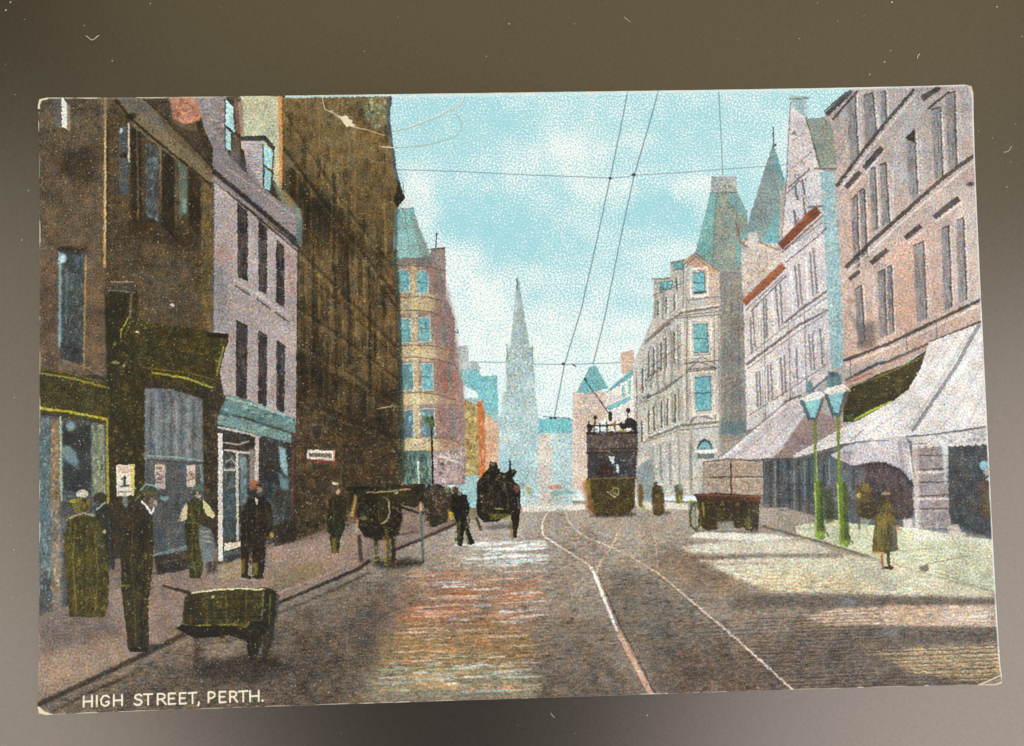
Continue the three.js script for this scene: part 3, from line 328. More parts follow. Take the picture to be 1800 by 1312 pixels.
// awnings
F('#d3ccd2', '1450,813 1503,772 1612,693 1657,684 1672,694 1635,738 1593,797 1579,816'); dabs('1450,813 1503,772 1612,693 1657,684 1635,738 1593,797 1579,816', 120, ['#e6e0e5', '#bdb4bb', '#dcd0d2'], 12, 4, 0.4); for (const q of ['1502,807 1632,701', '1487,812 1611,705', '1540,813 1641,714']) L('#b2a9b0', 3, q, 0.6, 1); L('#8a8288', 3.4, '1455,811 1519,763 1609,693', 0.7, 0.8); L('#f3eff2', 4, '1467,811 1606,700', 0.6, 1);
F('#a58f8e', '1572,816 1593,797 1635,738 1669,714 1726,738 1727,763 1678,792 1617,815'); dabs('1572,816 1593,797 1635,738 1669,714 1726,738 1727,763 1678,792 1617,815', 160, ['#b8a3a2', '#8d7776', '#af9c9e'], 4, 4, 0.5); L('#c79a90', 3, '1593,797 1632,743', 0.5, 1.5); L('#6d6870', 3, '1455,816 1502,819 1572,819 1617,817', 0.75, 0.6); for (const q of ['1643,741 1679,769 1706,777', '1619,765 1653,793']) L('#8a7472', 2.6, q, 0.5, 0.8);
F('#dedadd', '1928,570 2044,530 2048,761 1880,782 1865,774 1729,788 1622,817 1617,810 1674,782 1728,753 1758,741 1841,698 1877,674 1905,630'); dabs('1928,570 2044,530 2048,761 1880,782 1865,774 1729,788 1622,817 1674,782 1841,698 1877,674', 340, ['#e9e6e8', '#cbc6cb', '#d8d2d4', '#d3d4d9'], 12, 4, 0.32, 0.6);
L('#8f9097', 6.5, '2040,535 1989,619 1935,693 1884,762', 0.85, 0.8); L('#b9b9c0', 3, '2028,547 1930,685 1876,759', 0.6, 0.8); L('#f3f1f3', 4, '2048,557 1934,718 1896,762', 0.6, 1.2); L('#8b898f', 3, '1773,759 1744,783', 0.7, 1); L('#c1bcc2', 3, '1833,711 1755,751 1653,803', 0.5, 1.5);
for (const q of ['2018,547 1949,653 1898,727', '1992,556 1925,643 1858,721 1780,769', '1966,563 1893,662 1820,725 1716,785', '2043,620 1998,695 1944,763', '2045,683 2009,745']) L('#bdb9c0', 2.2, q, 0.6, 0.7); L('#87848c', 3.4, '1622,817 1678,806 1731,793 1792,780', 0.7, 0.7); for (let i = 0; i < 11; i++) { const u = i / 10; const [[sx0, sy0], [sx1, sy1]] = pairs('1887,794 2044,791'); g.save(); g.fillStyle = '#e3dfe2'; g.globalAlpha = 0.9; g.beginPath(); g.arc(sx0 + (sx1 - sx0) * u, sy0 + (sy1 - sy0) * u, 8, 0, Math.PI); g.fill(); g.restore(); }
L('#6f6d75', 3.4, '1868,776 1931,773 2047,758', 0.85, 0.6); F('#d6d2d6', '1870,779 2047,763 2047,796 1960,799 1880,787', 0.9, 0.8); dabs('1931,773 2047,766 2047,796 1943,796', 50, ['#9e9aa0', '#e9e6e8', '#b5b1b7'], 6, 5, 0.6);
F('#c6c0c8', '1700,812 1734,793 1792,780 1868,776 1876,816 1879,869 1861,873 1837,855 1802,837 1749,836 1710,820'); dabs('1700,812 1734,793 1792,780 1868,776 1879,869 1837,855 1802,837 1749,836 1710,820', 130, ['#dcd6dc', '#a49da6', '#d6cfd4', '#b8b3bd'], 4, 12, 0.5); L('#77747d', 2.6, '1754,786 1792,784 1830,783', 0.7, 0.8); L('#8d8a94', 3, '1720,812 1752,836 1802,837', 0.4, 1.2); L('#8f8d96', 6, '1852,786 1859,863', 0.6, 1.5); E('#8d8790', '1735,808', 12, 4, 0.6, 2); L('#efecee', 4, '1872,791 1877,866', 0.6, 1);
// dark hooded van
F('#584b4d', '1754,841 1790,832 1817,832 1852,848 1876,878 1876,945 1860,957 1755,947'); dabs('1754,841 1790,832 1817,832 1852,848 1876,878 1876,945 1860,957 1755,947', 180, ['#6d5650', '#41393c', '#5e5a62', '#7a5f58'], 5, 12, 0.5); L('#39343a', 4, '1754,838 1795,831 1822,834 1855,851 1878,883', 0.8, 1); for (const q of ['1822,842 1823,927', '1842,850 1843,935', '1861,866 1861,940']) L('#7a625c', 4, q, 0.6, 1.4); F('#6d7c86', '1755,846 1774,841 1773,876 1755,878', 0.6, 3);

// --- road and pavements
blend('#b2a69a', '#7f6e5f', '-13,1129 369,1117 684,1018 870,944 954,922 1010,907 1598,923 2069,1069 2065,1399 -13,1330');
dabs('-13,1129 369,1117 684,1018 870,944 1010,907 1598,923 2069,1069 2065,1399 -13,1330', 3200, ['#80705f', '#96877a', '#615243', '#a39384', '#8a7363', '#73706c'], 9, 2.2, 0.35);
F('#4a3d33', '272,1197 489,1132 683,1042 781,1032 754,1176 583,1338 -13,1330', 0.42, 34); F('#4f4238', '513,1145 756,1092 824,1322 415,1321', 0.2, 30); F('#b5afac', '856,943 1040,912 1075,992 854,1047', 0.45, 14); F('#5a4e46', '1340,1218 1788,1171 2055,1350 1483,1356', 0.42, 30); F('#6b6057', '1047,1149 1194,1153 1262,1336 1018,1328', 0.35, 20); F('#81664f', '1285,998 1372,988 1481,1065 1528,1127 1368,1098', 0.5, 18); F('#56493f', '854,1047 951,1086 877,1120 828,1094', 0.3, 12); F('#80604e', '683,1102 951,1086 1046,1197 752,1272', 0.35, 24); F('#75574a', '1315,1230 1475,1235 1521,1321 1337,1317', 0.45, 20); F('#6c747a', '1220,1118 1392,1111 1439,1197 1266,1204', 0.3, 22); F('#675a4e', '1172,1044 1308,1060 1439,1185 1534,1321 1312,1316 1230,1167', 0.35, 8);
F('#e6dfd8', '1023,903 1164,904 1164,916 1026,918', 0.95, 2); F('#e9e6e0', '1263,899 1387,908 1386,922 1275,917', 0.8, 2);
dabs('975,855 1165,860 1164,904 1010,902', 110, ['#d9d3d0', '#c3b1aa', '#bcd0d6', '#e9e4e0'], 8, 3, 0.6); E('#c98468', '1097,866', 13, 4, 0.75, 1.5); E('#79b6b4', '1115,878', 26, 4, 0.65, 2); F('#d59a86', '1148,860 1170,855 1172,885 1152,879', 0.5, 3);
// left pavement
F('#9a857b', '-13,1111 249,1029 394,1009 490,978 588,959 685,927 771,917 874,940 806,968 672,1022 501,1087 309,1153 -13,1289'); dabs('-13,1111 249,1029 394,1009 490,978 588,959 685,927 771,917 874,940 806,968 672,1022 501,1087 309,1153 -13,1289', 700, ['#b39a8c', '#86705f', '#a88c80', '#c4a794', '#8d7f7c'], 8, 3.5, 0.4);
F('#c2a08c', '490,985 587,966 685,945 746,959 635,1010 514,1037', 0.5, 10); F('#6f615c', '-13,1111 153,1086 177,1159 -13,1189', 0.5, 12); F('#b09478', '10,1189 165,1146 189,1207 22,1267', 0.5, 12); F('#8f8050', '478,1024 611,1009 586,1051 489,1072', 0.4, 8); F('#a99d6f', '369,1009 442,1005 430,1034 381,1045', 0.4, 5);
L('#37291f', 8, '-13,1297 94,1251 213,1198 309,1153 393,1122', 0.75, 2); L('#8c7a70', 5, '-6,1309 105,1261 213,1217 296,1174', 0.6, 1.6); L('#33271f', 5.5, '489,1101 586,1063 672,1029 696,1012', 0.85, 1.2); L('#c09c8a', 3.4, '477,1084 586,1045 667,1012', 0.6, 1.2); L('#3a2e26', 5, '745,993 806,970 880,940', 0.8, 1.2); L('#3b2f27', 4, '499,1118 610,1076 696,1037', 0.5, 2); L('#c3a294', 3, '750,998 809,977', 0.6, 1); E('#3a2d22', '757,1020', 44, 8, 0.7, 4); L('#36281f', 5, '213,1229 105,1271 11,1315', 0.6, 2);
// right pavement
F('#cdd0b6', '1616,964 1697,950 1747,962 1879,975 1984,995 2059,1005 2066,1126 1917,1079 1744,1025 1620,989'); dabs('1616,964 1697,950 1747,962 1879,975 1984,995 2059,1005 2066,1126 1917,1079 1744,1025 1620,989', 600, ['#e3e6d2', '#b3b99a', '#d6cdbf', '#c0cfa6', '#dfe6e0'], 7, 3.4, 0.45); L('#a5a69a', 3, '1621,970 1671,969', 0.7, 1.2); F('#e6e2dd', '1872,971 1997,987 2047,1007 1870,1002', 0.5, 5);
L('#6f6458', 4.5, '1547,962 1621,985 1670,999 1744,1023 1798,1043', 0.8, 1); L('#8d8270', 3, '1831,1052 1917,1079 2049,1118', 0.85, 0.8); L('#6d6557', 3, '1855,1063 1930,1085 2048,1125', 0.6, 1); F('#6b665c', '1883,1059 1901,1052 1905,1067 1887,1071', 0.8, 1); L('#8d8d80', 2, '1903,1052 1995,1037', 0.7, 0.8); L('#8d8d80', 2, '1844,1023 1920,1018', 0.5, 0.8); L('#8d8577', 2.4, '1918,1070 2048,1118', 0.5, 0.8);
// sunlit bands across the setts
F('#e6e3da', '1410,967 1534,975 1620,990 1533,995 1384,981', 0.85, 2); F('#d9d5c4', '1359,1002 1446,993 1645,996 1707,1022 1619,1027 1396,1016', 0.8, 3); F('#d4d2bc', '1420,1038 1494,1028 1719,1025 1818,1045 2041,1117 2041,1130 1740,1114 1566,1104 1468,1064', 0.92, 4); dabs('1420,1038 1494,1028 1719,1025 1818,1045 2041,1117 2041,1130 1740,1114 1566,1104 1468,1064', 500, ['#e9e9dc', '#c0b894', '#dfc79c', '#bfcfae', '#e6d9c4'], 7, 3, 0.5); F('#d8b98c', '1481,1057 1717,1076 1816,1111 1554,1101', 0.4, 8); L('#7d7168', 7, '1408,1026 1544,1025 1719,1030', 0.6, 2); L('#e6cfc3', 3.6, '1407,1032 1531,1037 1594,1036', 0.8, 1.2); L('#8d7c74', 4, '1444,1041 1556,1042', 0.5, 1.5);
F('#6d635c', '1479,1106 1740,1116 2047,1130 2050,1150 1714,1142 1466,1137', 0.65, 5); E('#87a2b4', '1727,1130', 12, 7, 0.5, 4);
F('#cfb39c', '1631,1157 1702,1144 1814,1140 2050,1145 2050,1191 1812,1182 1675,1178', 0.92, 3); dabs('1631,1157 1702,1144 1814,1140 2050,1145 2050,1191 1812,1182 1675,1178', 320, ['#e3cdb8', '#b8947c', '#d8bfa0', '#d9c3c0', '#c7bf94'], 9, 3, 0.5); F('#d8c9c8', '1927,1146 2050,1147 2050,1189 1938,1183', 0.4, 6);
F('#645b56', '1712,1186 2050,1194 2051,1223 1811,1223', 0.6, 6); E('#7d8898', '1812,1199', 22, 7, 0.4, 5);
F('#b59f7c', '1785,1242 1885,1230 2051,1228 2053,1289 1982,1301 1858,1283', 0.85, 4); courses('1785,1242 1885,1230 2051,1228 2053,1296 1982,1306 1858,1283', '#5f5141', 2.2, 7, -0.01, 0.6); courses('1785,1242 1885,1230 2051,1228 2053,1296 1982,1306 1858,1283', '#d9c4a0', 2, 7, -0.01, 0.5);
courses('1342,1158 1789,1147 1858,1283 2032,1313 1596,1316', '#4a3f36', 1.8, 6, -0.01, 0.4); courses('1342,1158 1789,1147 1858,1283 2032,1313 1596,1316', '#a39080', 1.4, 7, -0.012, 0.35);
F('#a98069', '756,1068 878,1047 1061,1065 1059,1173 996,1220 730,1176', 0.42, 12); F('#a68c58', '706,1163 998,1160 1046,1209 996,1256 704,1259', 0.45, 12); F('#a9a284', '692,1246 1020,1245 1055,1315 679,1310', 0.5, 10); F('#b8a08a', '855,988 1063,994 1062,1055 841,1058', 0.3, 8); F('#c08a62', '743,1128 999,1123 1023,1148 755,1152', 0.4, 6); F('#5f7c7a', '826,1210 948,1209 948,1228 826,1226', 0.35, 4);
for (const [x0, y0, x1, y1, n, cs] of [[780, 968, 950, 1012, 50, ['#dfe6ea', '#c3d0d6', '#e9ecec']], [690, 1020, 950, 1110, 110, ['#d9a086', '#c98a6c', '#e0b8a2', '#cfd3d4', '#b8794f']], [680, 1110, 950, 1170, 90, ['#d3a67a', '#c9905f', '#b58f5c', '#dcc0a4', '#9c8458']], [640, 1165, 940, 1228, 110, ['#cfcfb8', '#c4a472', '#dfd6c0', '#a9a47c', '#b3bfc0', '#cf9c78']]]) {
  const t = g.canvas; // horizontal licks of light-coloured ink
  for (let i = 0; i < n; i++) { const x = x0 + rnd() * (x1 - x0) * 0.8, y = y0 + rnd() * (y1 - y0), w = 20 + rnd() * 80; lick(x, y, Math.min(w, x1 - x), 2 + rnd() * 3.6, cs[(rnd() * cs.length) | 0], 0.35 + rnd() * 0.45); }
}
function lick(x, y, w, h, color, a) { // position in print pixels from the picture's own measure
  const px = (x - 72) * 1.2385 - (y - 660) * 0.018, py = (y - 166) * 1.222 + (x - 900) * 0.03;
  g.save(); g.globalAlpha = a; g.fillStyle = color; g.beginPath(); g.ellipse(px + w * 0.6, py, w * 0.6, h * 0.6, -0.015, 0, 7); g.fill(); g.restore();
}
// setts: short dark and light joints all over the roadway
dabs('513,1157 829,1046 1051,991 1309,999 1415,1172 1596,1316 583,1314', 1500, ['#43382f', '#998b80', '#54483e', '#7d7a7a'], 10, 1.8, 0.38);
dabs('-13,1295 308,1175 513,1133 682,1150 583,1314 11,1315', 700, ['#3a2f27', '#82756c', '#4a3e34'], 12, 2, 0.4);
// tram rails
L('#8d7f76', 9, '1067,943 1070,968 1124,1006 1166,1036 1182,1068 1221,1166 1295,1318', 0.35, 3);
for (const [q, w, c] of [['1085,914 1071,933 1065,953 1070,969 1098,990', 3.2, '#ded7d2'], ['1098,990 1139,1016 1165,1034 1177,1053', 3.8, '#d8c5b4'], ['1177,1053 1200,1115 1221,1171', 6.5, '#cfc0b6'], ['1221,1171 1255,1240 1295,1318', 8.5, '#cda896'], ['1118,915 1123,937 1140,960 1162,975 1216,998', 3, '#d2c9c3'], ['1216,998 1262,1022 1320,1060 1368,1103', 2.8, '#c9b59f'], ['1368,1103 1464,1186 1598,1313', 4.2, '#c3b1a4'], ['1229,969 1216,996 1195,1022 1180,1051', 4, '#c9b09e'], ['1308,969 1312,996 1313,1043', 2.6, '#bcaa9a']]) L(c, w, q, 0.95, 0.5);
L('#f1ebe6', 3, '1172,1044 1184,1073 1198,1112 1223,1176', 0.85, 0.5); L('#efe4dc', 2, '1069,946 1066,960 1072,971', 0.8, 0.3); L('#4c4038', 2, '1187,1056 1230,1167 1268,1240 1302,1316', 0.75, 0.6); L('#e3d8cf', 1.6, '1380,1113 1476,1198 1601,1316', 0.7, 0.4); L('#5f5248', 1.8, '1320,1065 1380,1120 1476,1208 1593,1318', 0.5, 0.5); L('#e6e6e4', 3.4, '1173,1039 1179,1061', 0.9, 0.6);

// --- tram car
L('#3f3d40', 2, '1167,634 1221,714', 0.85, 0.4); E('#3c3a40', '1169,634', 2.5, 2.5);
F('#71605a', '1169,749 1279,750 1277,799 1168,796'); dabs('1169,749 1279,750 1277,799 1168,796', 130, ['#8d7a72', '#544640', '#a08f86', '#6d5a50'], 4, 4, 0.6); L('#4a2f28', 3, '1172,786 1276,787', 0.75, 1);
L('#3d3734', 3, '1171,737 1278,733', 0.9, 0.6); L('#37312e', 4, '1170,752 1277,752', 0.9, 0.6); for (const q of ['1174,727 1173,754', '1186,732 1185,755', '1198,730 1198,755', '1213,728 1213,753', '1231,729 1230,753', '1251,729 1250,754', '1268,727 1267,754', '1277,730 1276,757']) L('#332d2b', 2.6, q, 0.85, 0.4);
for (const [q, rx, ry] of [['1176,740', 5, 7], ['1189,718', 4, 4], ['1261,705', 4, 5], ['1263,732', 11, 9], ['1250,736', 8, 8], ['1221,716', 4, 9], ['1273,739', 4, 9]]) E('#332b2b', q, rx, ry, 0.9, 0.8); L('#332d2d', 2, '1261,707 1258,727'); L('#332d2d', 2, '1187,720 1187,737'); E('#c9754a', '1229,735', 5, 3, 0.8, 1); E('#b5a03c', '1245,749', 8, 2.4, 0.8, 0.8); E('#e3e3e6', '1249,729', 3, 3, 0.9, 0.5); dabs('1181,742 1230,741 1230,753 1180,755', 14, ['#d3ced0', '#8d8788', '#b3aeb0'], 5, 2.6, 0.8);
F('#504d52', '1169,795 1276,795 1274,853 1168,850'); dabs('1169,795 1276,795 1274,853 1168,850', 120, ['#3b383c', '#6d6a70', '#5b5152', '#454a52'], 5, 8, 0.5); L('#2f2a2c', 3, '1171,794 1276,794', 0.7, 1); F('#dfeaf0', '1215,803 1227,803 1228,817 1221,820', 0.95, 0.6); F('#d3e0e6', '1231,820 1237,823 1235,840 1231,837', 0.9, 0.6); E('#d3e0e6', '1225,838', 2, 3, 0.8, 0.4); F('#4a3330', '1188,843 1193,826 1206,818 1220,825 1230,847', 0.95, 1); L('#8d8890', 2, '1260,816 1271,796', 0.6, 0.6);
F('#5c4c1f', '1165,848 1272,848 1268,912 1260,924 1240,929 1183,928 1168,916'); dabs('1165,848 1272,848 1268,912 1240,929 1183,928 1168,916', 150, ['#74632a', '#43361a', '#6a5424', '#4f4a26'], 5, 6, 0.5); F('#8d8a34', '1163,853 1174,852 1174,882 1162,880', 0.85, 1); F('#b97a4e', '1158,855 1165,850 1179,897 1178,927 1163,921 1159,887', 0.6, 2.5); L('#8c7a44', 2.4, '1168,850 1269,850', 0.8, 0.8); g.save(); L('#a8a24c', 2, '1221,876 1227,869 1234,872 1235,880 1229,884 1223,880', 0.95, 0.3); L('#c9c7b0', 2.4, '1211,880 1219,886 1226,891 1234,884', 0.8, 0.5); g.restore(); E('#3a2f22', '1222,929', 42, 4, 0.75, 2);
// walkers by the tram
for (const [q, c] of [['1278,865 1286,863 1289,885 1285,915 1276,912', '#7d6632'], ['1308,871 1326,867 1333,886 1333,926 1321,934 1308,930 1306,896', '#5d4c22'], ['1356,870 1368,865 1375,880 1372,907 1359,909', '#6b6440']]) F(c, q, 0.95, 1);
E('#5f4438', '1316,866', 6, 5, 0.9, 0.8); E('#dfe0dd', '1326,865', 6, 2.5, 0.9, 0.6); E('#8aa0a0', '1370,873', 5, 6, 0.7, 1.5); L('#b8c23c', 4, '1367,892 1368,912', 0.7, 1); E('#6d8a3a', '1287,915', 6, 3, 0.5, 1.5); E('#4a4037', '1334,928', 10, 3, 0.5, 2); E('#a7a236', '1319,891', 4, 3, 0.5, 1);
// cart with crates
F('#b5a294', '1422,820 1477,814 1552,823 1550,895 1417,894'); dabs('1422,820 1477,814 1552,823 1550,895 1417,894', 320, ['#c4b2a2', '#85746a', '#d3c4b4', '#9c8a7a'], 3.4, 3, 0.6); L('#5d5048', 2, '1422,820 1477,814 1552,823 1550,895 1417,894 1422,820', 0.7); L('#5a4b45', 3.4, '1481,821 1479,893', 0.85, 0.7); L('#62534c', 2.6, '1421,854 1478,853', 0.8, 0.7); L('#d6c8bd', 2.4, '1485,858 1549,859', 0.8, 0.6); L('#d6c8bd', 2, '1427,822 1549,823', 0.6, 0.6); L('#5d5049', 2, '1486,854 1551,855', 0.7, 0.6); F('#b2b2aa', '1407,834 1427,825 1425,889 1405,886', 0.5, 3);
F('#673f2a', '1397,888 1450,887 1547,897 1541,912 1486,908 1407,908'); L('#8f5c42', 2.4, '1402,890 1544,898', 0.8, 0.6); F('#453919', '1409,906 1541,909 1534,963 1422,967 1405,952'); dabs('1409,906 1541,909 1534,963 1422,967 1405,952', 130, ['#5f4f24', '#332a14', '#6f6030', '#504020'], 5, 6, 0.55); E('#87762e', '1459,912', 4, 2.5, 0.8, 0.6); E('#8f7c3a', '1492,913', 4, 2.5, 0.8, 0.6); F('#a9aeb0', '1445,951 1482,949 1484,967 1449,968', 0.75, 2); L('#4f5a26', 4, '1388,930 1394,910 1404,908 1411,928 1410,952 1400,967 1390,957 1388,930', 0.9, 0.8); L('#93a048', 2.4, '1389,908 1399,903 1406,915', 0.8, 0.8); for (const q of ['1400,910 1399,964', '1389,937 1411,938']) L('#6a7034', 2, q, 0.8); L('#4a3c22', 4, '1503,935 1508,923 1521,921 1530,934 1532,953 1521,970 1509,967 1502,952 1503,935', 0.9, 0.8); for (const q of ['1517,923 1517,968', '1504,945 1531,945']) L('#7a6a3c', 2, q, 0.7); L('#c3a83a', 4, '1417,908 1418,935', 0.75, 1.2); L('#7fa0a0', 2.6, '1395,915 1395,957', 0.7, 0.8); E('#8c8a36', '1513,953', 6, 10, 0.6, 1.5); F('#4a4032', '1521,919 1538,917 1536,971 1524,973', 0.8, 1.2); L('#5d554c', 4, '1402,967 1534,975', 0.6, 1.5); E('#a9b04c', '1391,904', 5, 3, 0.6, 1.2);
// twin street lamps
for (const [q1, q2, q3, q4] of [['1669,734 1665,873', '1672,876 1673,987', '1668,861 1664,989', '1663,873 1661,984'], ['1720,728 1716,874', '1725,877 1727,1003', '1719,862 1717,1005', '1713,874 1713,998']]) { L('#7f9134', 5.5, q1, 0.95, 0.5); L('#4d6626', 12, q2, 0.9, 1.2); L('#6f8f34', 9, q3, 0.95, 0.8); L('#b4d060', 3, q4, 0.8, 0.8); }
F('#45551f', '1682,888 1702,884 1702,955 1684,960', 0.65, 2); E('#9cc43c', '1671,984', 8, 7, 0.8, 2); E('#9cc43c', '1722,1003', 8, 6, 0.8, 2); L('#4a4a44', 3, '1681,972 1688,987', 0.6, 1); L('#4a4a44', 3, '1733,988 1740,1003', 0.6, 1); L('#c3d488', 2.4, '1669,799 1668,868', 0.6, 0.5);
for (const [a, b, c, d, e, f] of [['1637,691 1693,685 1673,734 1660,736 1653,731', '1647,691 1685,687 1669,729 1658,729', '1635,689 1645,676 1683,672 1695,682 1682,690 1652,694', '1650,676 1653,657 1661,644 1668,659 1668,674', '1690,692 1673,737', '1638,694 1655,736'], ['1693,677 1746,671 1726,726 1714,728 1706,723', '1700,678 1736,673 1721,721 1711,720', '1688,677 1698,663 1734,658 1751,671 1733,676 1703,680', '1696,665 1699,643 1712,630 1730,638 1731,658', '1746,676 1726,726', '1693,680 1708,728']]) {
  F('#5f7f88', a); F('#9cd2dc', b, 1, 0.5); F('#e9e6e6', c, 1, 0.5); F('#6a9096', d, 0.9, 1); L('#b47a68', 2.4, e, 0.8, 0.6); L('#4b6068', 2.4, f, 0.8, 0.5);
}
L('#d8b03c', 3.4, '1739,669 1748,674', 0.9, 0.6); L('#6e6d72', 2.4, '1635,686 1670,672', 0.6, 0.6); E('#4a666c', '1712,635', 9, 4, 0.7, 1);
// walkers on the right pavement
F('#6b5a2c', '1755,885 1768,873 1785,884 1791,913 1795,946 1772,955 1751,937', 0.95, 1.2); E('#8d7c38', '1774,883', 7, 9, 0.8, 1.2); E('#c3b94c', '1758,900', 4, 5, 0.8, 1); F('#4a3c22', '1761,922 1794,913 1797,951 1767,952', 0.8, 1.5); F('#9fb5a4', '1757,949 1782,953 1776,972 1756,969', 0.6, 2); L('#5d503a', 5, '1756,952 1756,972', 0.7, 1.2);
F('#6d5f2c', '1804,919 1826,917 1836,939 1838,989 1839,1021 1812,1027 1782,1022 1789,975 1793,938'); F('#8a7d3a', '1798,943 1818,941 1819,1020 1787,1019', 0.7, 2); dabs('1804,919 1826,917 1838,989 1839,1021 1782,1022 1793,938', 60, ['#93873f', '#4d421d', '#7a6d33'], 3, 14, 0.5); E('#5d522a', '1812,910', 8, 9, 0.95, 0.8); E('#b3a890', '1817,898', 8, 3, 0.75, 0.8); L('#4a3a22', 6, '1798,938 1775,950', 0.8, 1); L('#3f3420', 6, '1826,937 1840,949', 0.7, 1); L('#c99a3c', 4, '1784,1022 1807,1027', 0.85, 1); L('#5a4a2a', 6, '1817,1025 1818,1055', 0.95, 0.8); L('#b9694c', 4, '1803,1031 1804,1059', 0.9, 0.8); L('#332a1e', 5, '1810,1058 1825,1060', 0.9, 0.8); F('#6f7376', '1829,964 1839,969 1837,1021 1827,1020', 0.7, 1.5); F('#c98a74', '1834,966 1847,967 1846,979 1836,979', 0.6, 1.5); F('#e0d8d4', '1852,955 1875,953 1874,977 1854,977', 0.8, 2);

// --- left: people, carts, horse
E('#3f382a', '127,864', 12, 10, 0.95, 1.2); F('#2f2f24', '115,883 137,874 151,894 158,1015 139,1014 120,929', 0.9, 1.5); L('#c9c9c4', 3.4, '137,874 120,888', 0.8, 0.6);
F('#574d1b', '58,901 77,895 106,898 127,913 139,966 146,1026 144,1086 137,1115 63,1112 55,1036 51,964'); dabs('58,901 77,895 106,898 127,913 146,1026 137,1115 63,1112 51,964', 300, ['#73672a', '#3a320f', '#857a36', '#655a20', '#4b4418'], 4, 9, 0.45); F('#4c6135', '113,917 127,922 134,978 120,966', 0.6, 2); L('#c9c3ac', 4, '63,904 89,895 113,900', 0.8, 1); E('#d8d3c6', '89,854', 11, 7, 0.95, 0.8); F('#8d8236', '65,868 82,861 106,866 106,888 91,895 75,892', 0.95, 1.2); E('#c5b62f', '70,869', 7, 3, 0.9, 0.8); E('#6a5a30', '94,883', 7, 8, 0.8, 1); E('#3c2f24', '94,868', 5, 3, 0.8, 0.8); E('#e0d9a8', '136,935', 3, 4, 0.8, 0.6); L('#7d8a86', 3, '146,906 153,1086', 0.35, 2);
F('#3e3417', '207,886 228,887 238,909 240,969 235,1029 227,1089 229,1170 222,1186 186,1185 179,1123 172,1063 170,979 180,914'); dabs('207,886 228,887 240,969 229,1170 186,1185 170,979 180,914', 280, ['#564a20', '#272009', '#655829', '#463b18'], 4, 10, 0.45); E('#51624c', '228,850', 15, 8, 0.95, 0.8, 0.1); L('#9fb0ac', 2.4, '211,850 224,838 240,840 250,848', 0.85, 0.5); E('#7b6c38', '233,858', 13, 5, 0.9, 0.8); E('#665446', '233,872', 9, 10, 0.95, 1); F('#3b3a38', '221,881 238,904 235,916 219,898', 0.7, 1); E('#8d7a6c', '238,877', 7, 9, 0.95, 0.8); E('#c9b5a4', '244,877', 3, 5, 0.7, 0.8); L('#efe8de', 4, '215,874 226,886 235,900', 1); L('#efe8de', 3, '235,900 240,889', 0.9); L('#7d8c90', 3, '245,885 257,880', 0.5); L('#a0963c', 3, '202,871 211,859', 0.8, 1); E('#3a2f24', '222,1179', 24, 6, 0.7, 2.5); F('#8f9c3e', '170,1049 189,1047 187,1054 170,1053', 0.7, 0.8); E('#9ccad2', '262,868', 8, 4, 0.75, 1.2); L('#6f6468', 3, '240,933 235,1089', 0.4, 1.4); E('#8b8558', '221,988', 4, 6, 0.5, 1.4); E('#8fb0b8', '180,871', 5, 12, 0.7, 1.5);
F('#4a451f', '310,879 329,865 344,877 348,924 343,1020 338,1039 316,1038 312,1007 305,934'); dabs('310,879 329,865 344,877 348,924 338,1039 316,1038 305,934', 100, ['#5f5a28', '#2e2a10', '#6a6630'], 4, 9, 0.5); F('#d9cfae', '310,877 300,891 292,912 298,920 310,913 312,889', 0.95, 0.8); F('#d8d8a4', '344,873 361,890 370,907 365,914 353,907 344,892', 0.95, 0.8); E('#c08f70', '295,915', 4, 3, 0.8, 0.8); F('#7d868a', '336,926 360,934 370,970 365,1008 345,1015 336,972', 0.9, 1.5); for (const q of ['339,940 358,943', '340,950 360,953', '341,960 363,963']) L('#b9c2c4', 1.6, q, 0.7, 0.5); E('#5d7a74', '333,848', 9, 6, 0.95, 0.8); E('#4d4a30', '330,858', 7, 6, 0.95, 0.8); L('#8fa03c', 2, '310,920 334,923', 0.7, 0.6); E('#cfc7bc', '333,865', 6, 2.4, 0.8, 0.6); L('#8d9c44', 2.6, '324,1007 328,1032', 0.6, 0.8); F('#3a3226', '350,1008 372,1004 374,1026 352,1032', 0.6, 2);
F('#2e2115', '426,901 441,875 470,871 487,886 493,915 491,940 479,956 473,1024 468,1038 451,1040 449,975 442,974 437,1037 425,1037 423,962'); dabs('426,901 441,875 470,871 487,886 493,915 479,956 468,1038 425,1037', 130, ['#44331d', '#1b130b', '#4f3f22', '#37311a'], 4, 9, 0.5); E('#b56f4a', '454,844', 8, 8, 0.95, 1.2); E('#6d6a6c', '465,859', 7, 9, 0.9, 1.2); F('#e0d0ba', '454,871 462,876 460,888 455,885', 0.95, 0.5); F('#7d6d24', '423,1003 432,1001 432,1037 425,1034', 0.8, 1.2); F('#857722', '450,1011 459,1009 458,1040 451,1040', 0.8, 1.2); E('#c3a64c', '489,952', 4, 5, 0.85, 1); L('#6f7c80', 3, '478,963 475,1033', 0.5, 1.2); L('#2c4a26', 5, '486,898 491,935', 0.5, 1.4); L('#a88d6c', 1.4, '459,890 457,939', 0.5);
F('#343116', '610,882 628,866 645,876 649,907 644,944 636,960 631,994 616,994 612,943 605,931'); dabs('610,882 628,866 645,876 649,907 631,994 616,994 605,931', 70, ['#4d4a22', '#1c190a', '#5f5a2c'], 4, 8, 0.5); E('#d8d2c4', '625,846', 5, 2.4, 0.95, 0.6, 0.3); E('#5b5a58', '617,858', 5, 6, 0.8, 1); E('#d0a890', '631,864', 3, 5, 0.85, 0.6, 0.4); F('#837a2c', '617,960 626,963 626,994 617,994', 0.75, 1.2); L('#b3bfb8', 3, '636,963 633,987', 0.6, 1);
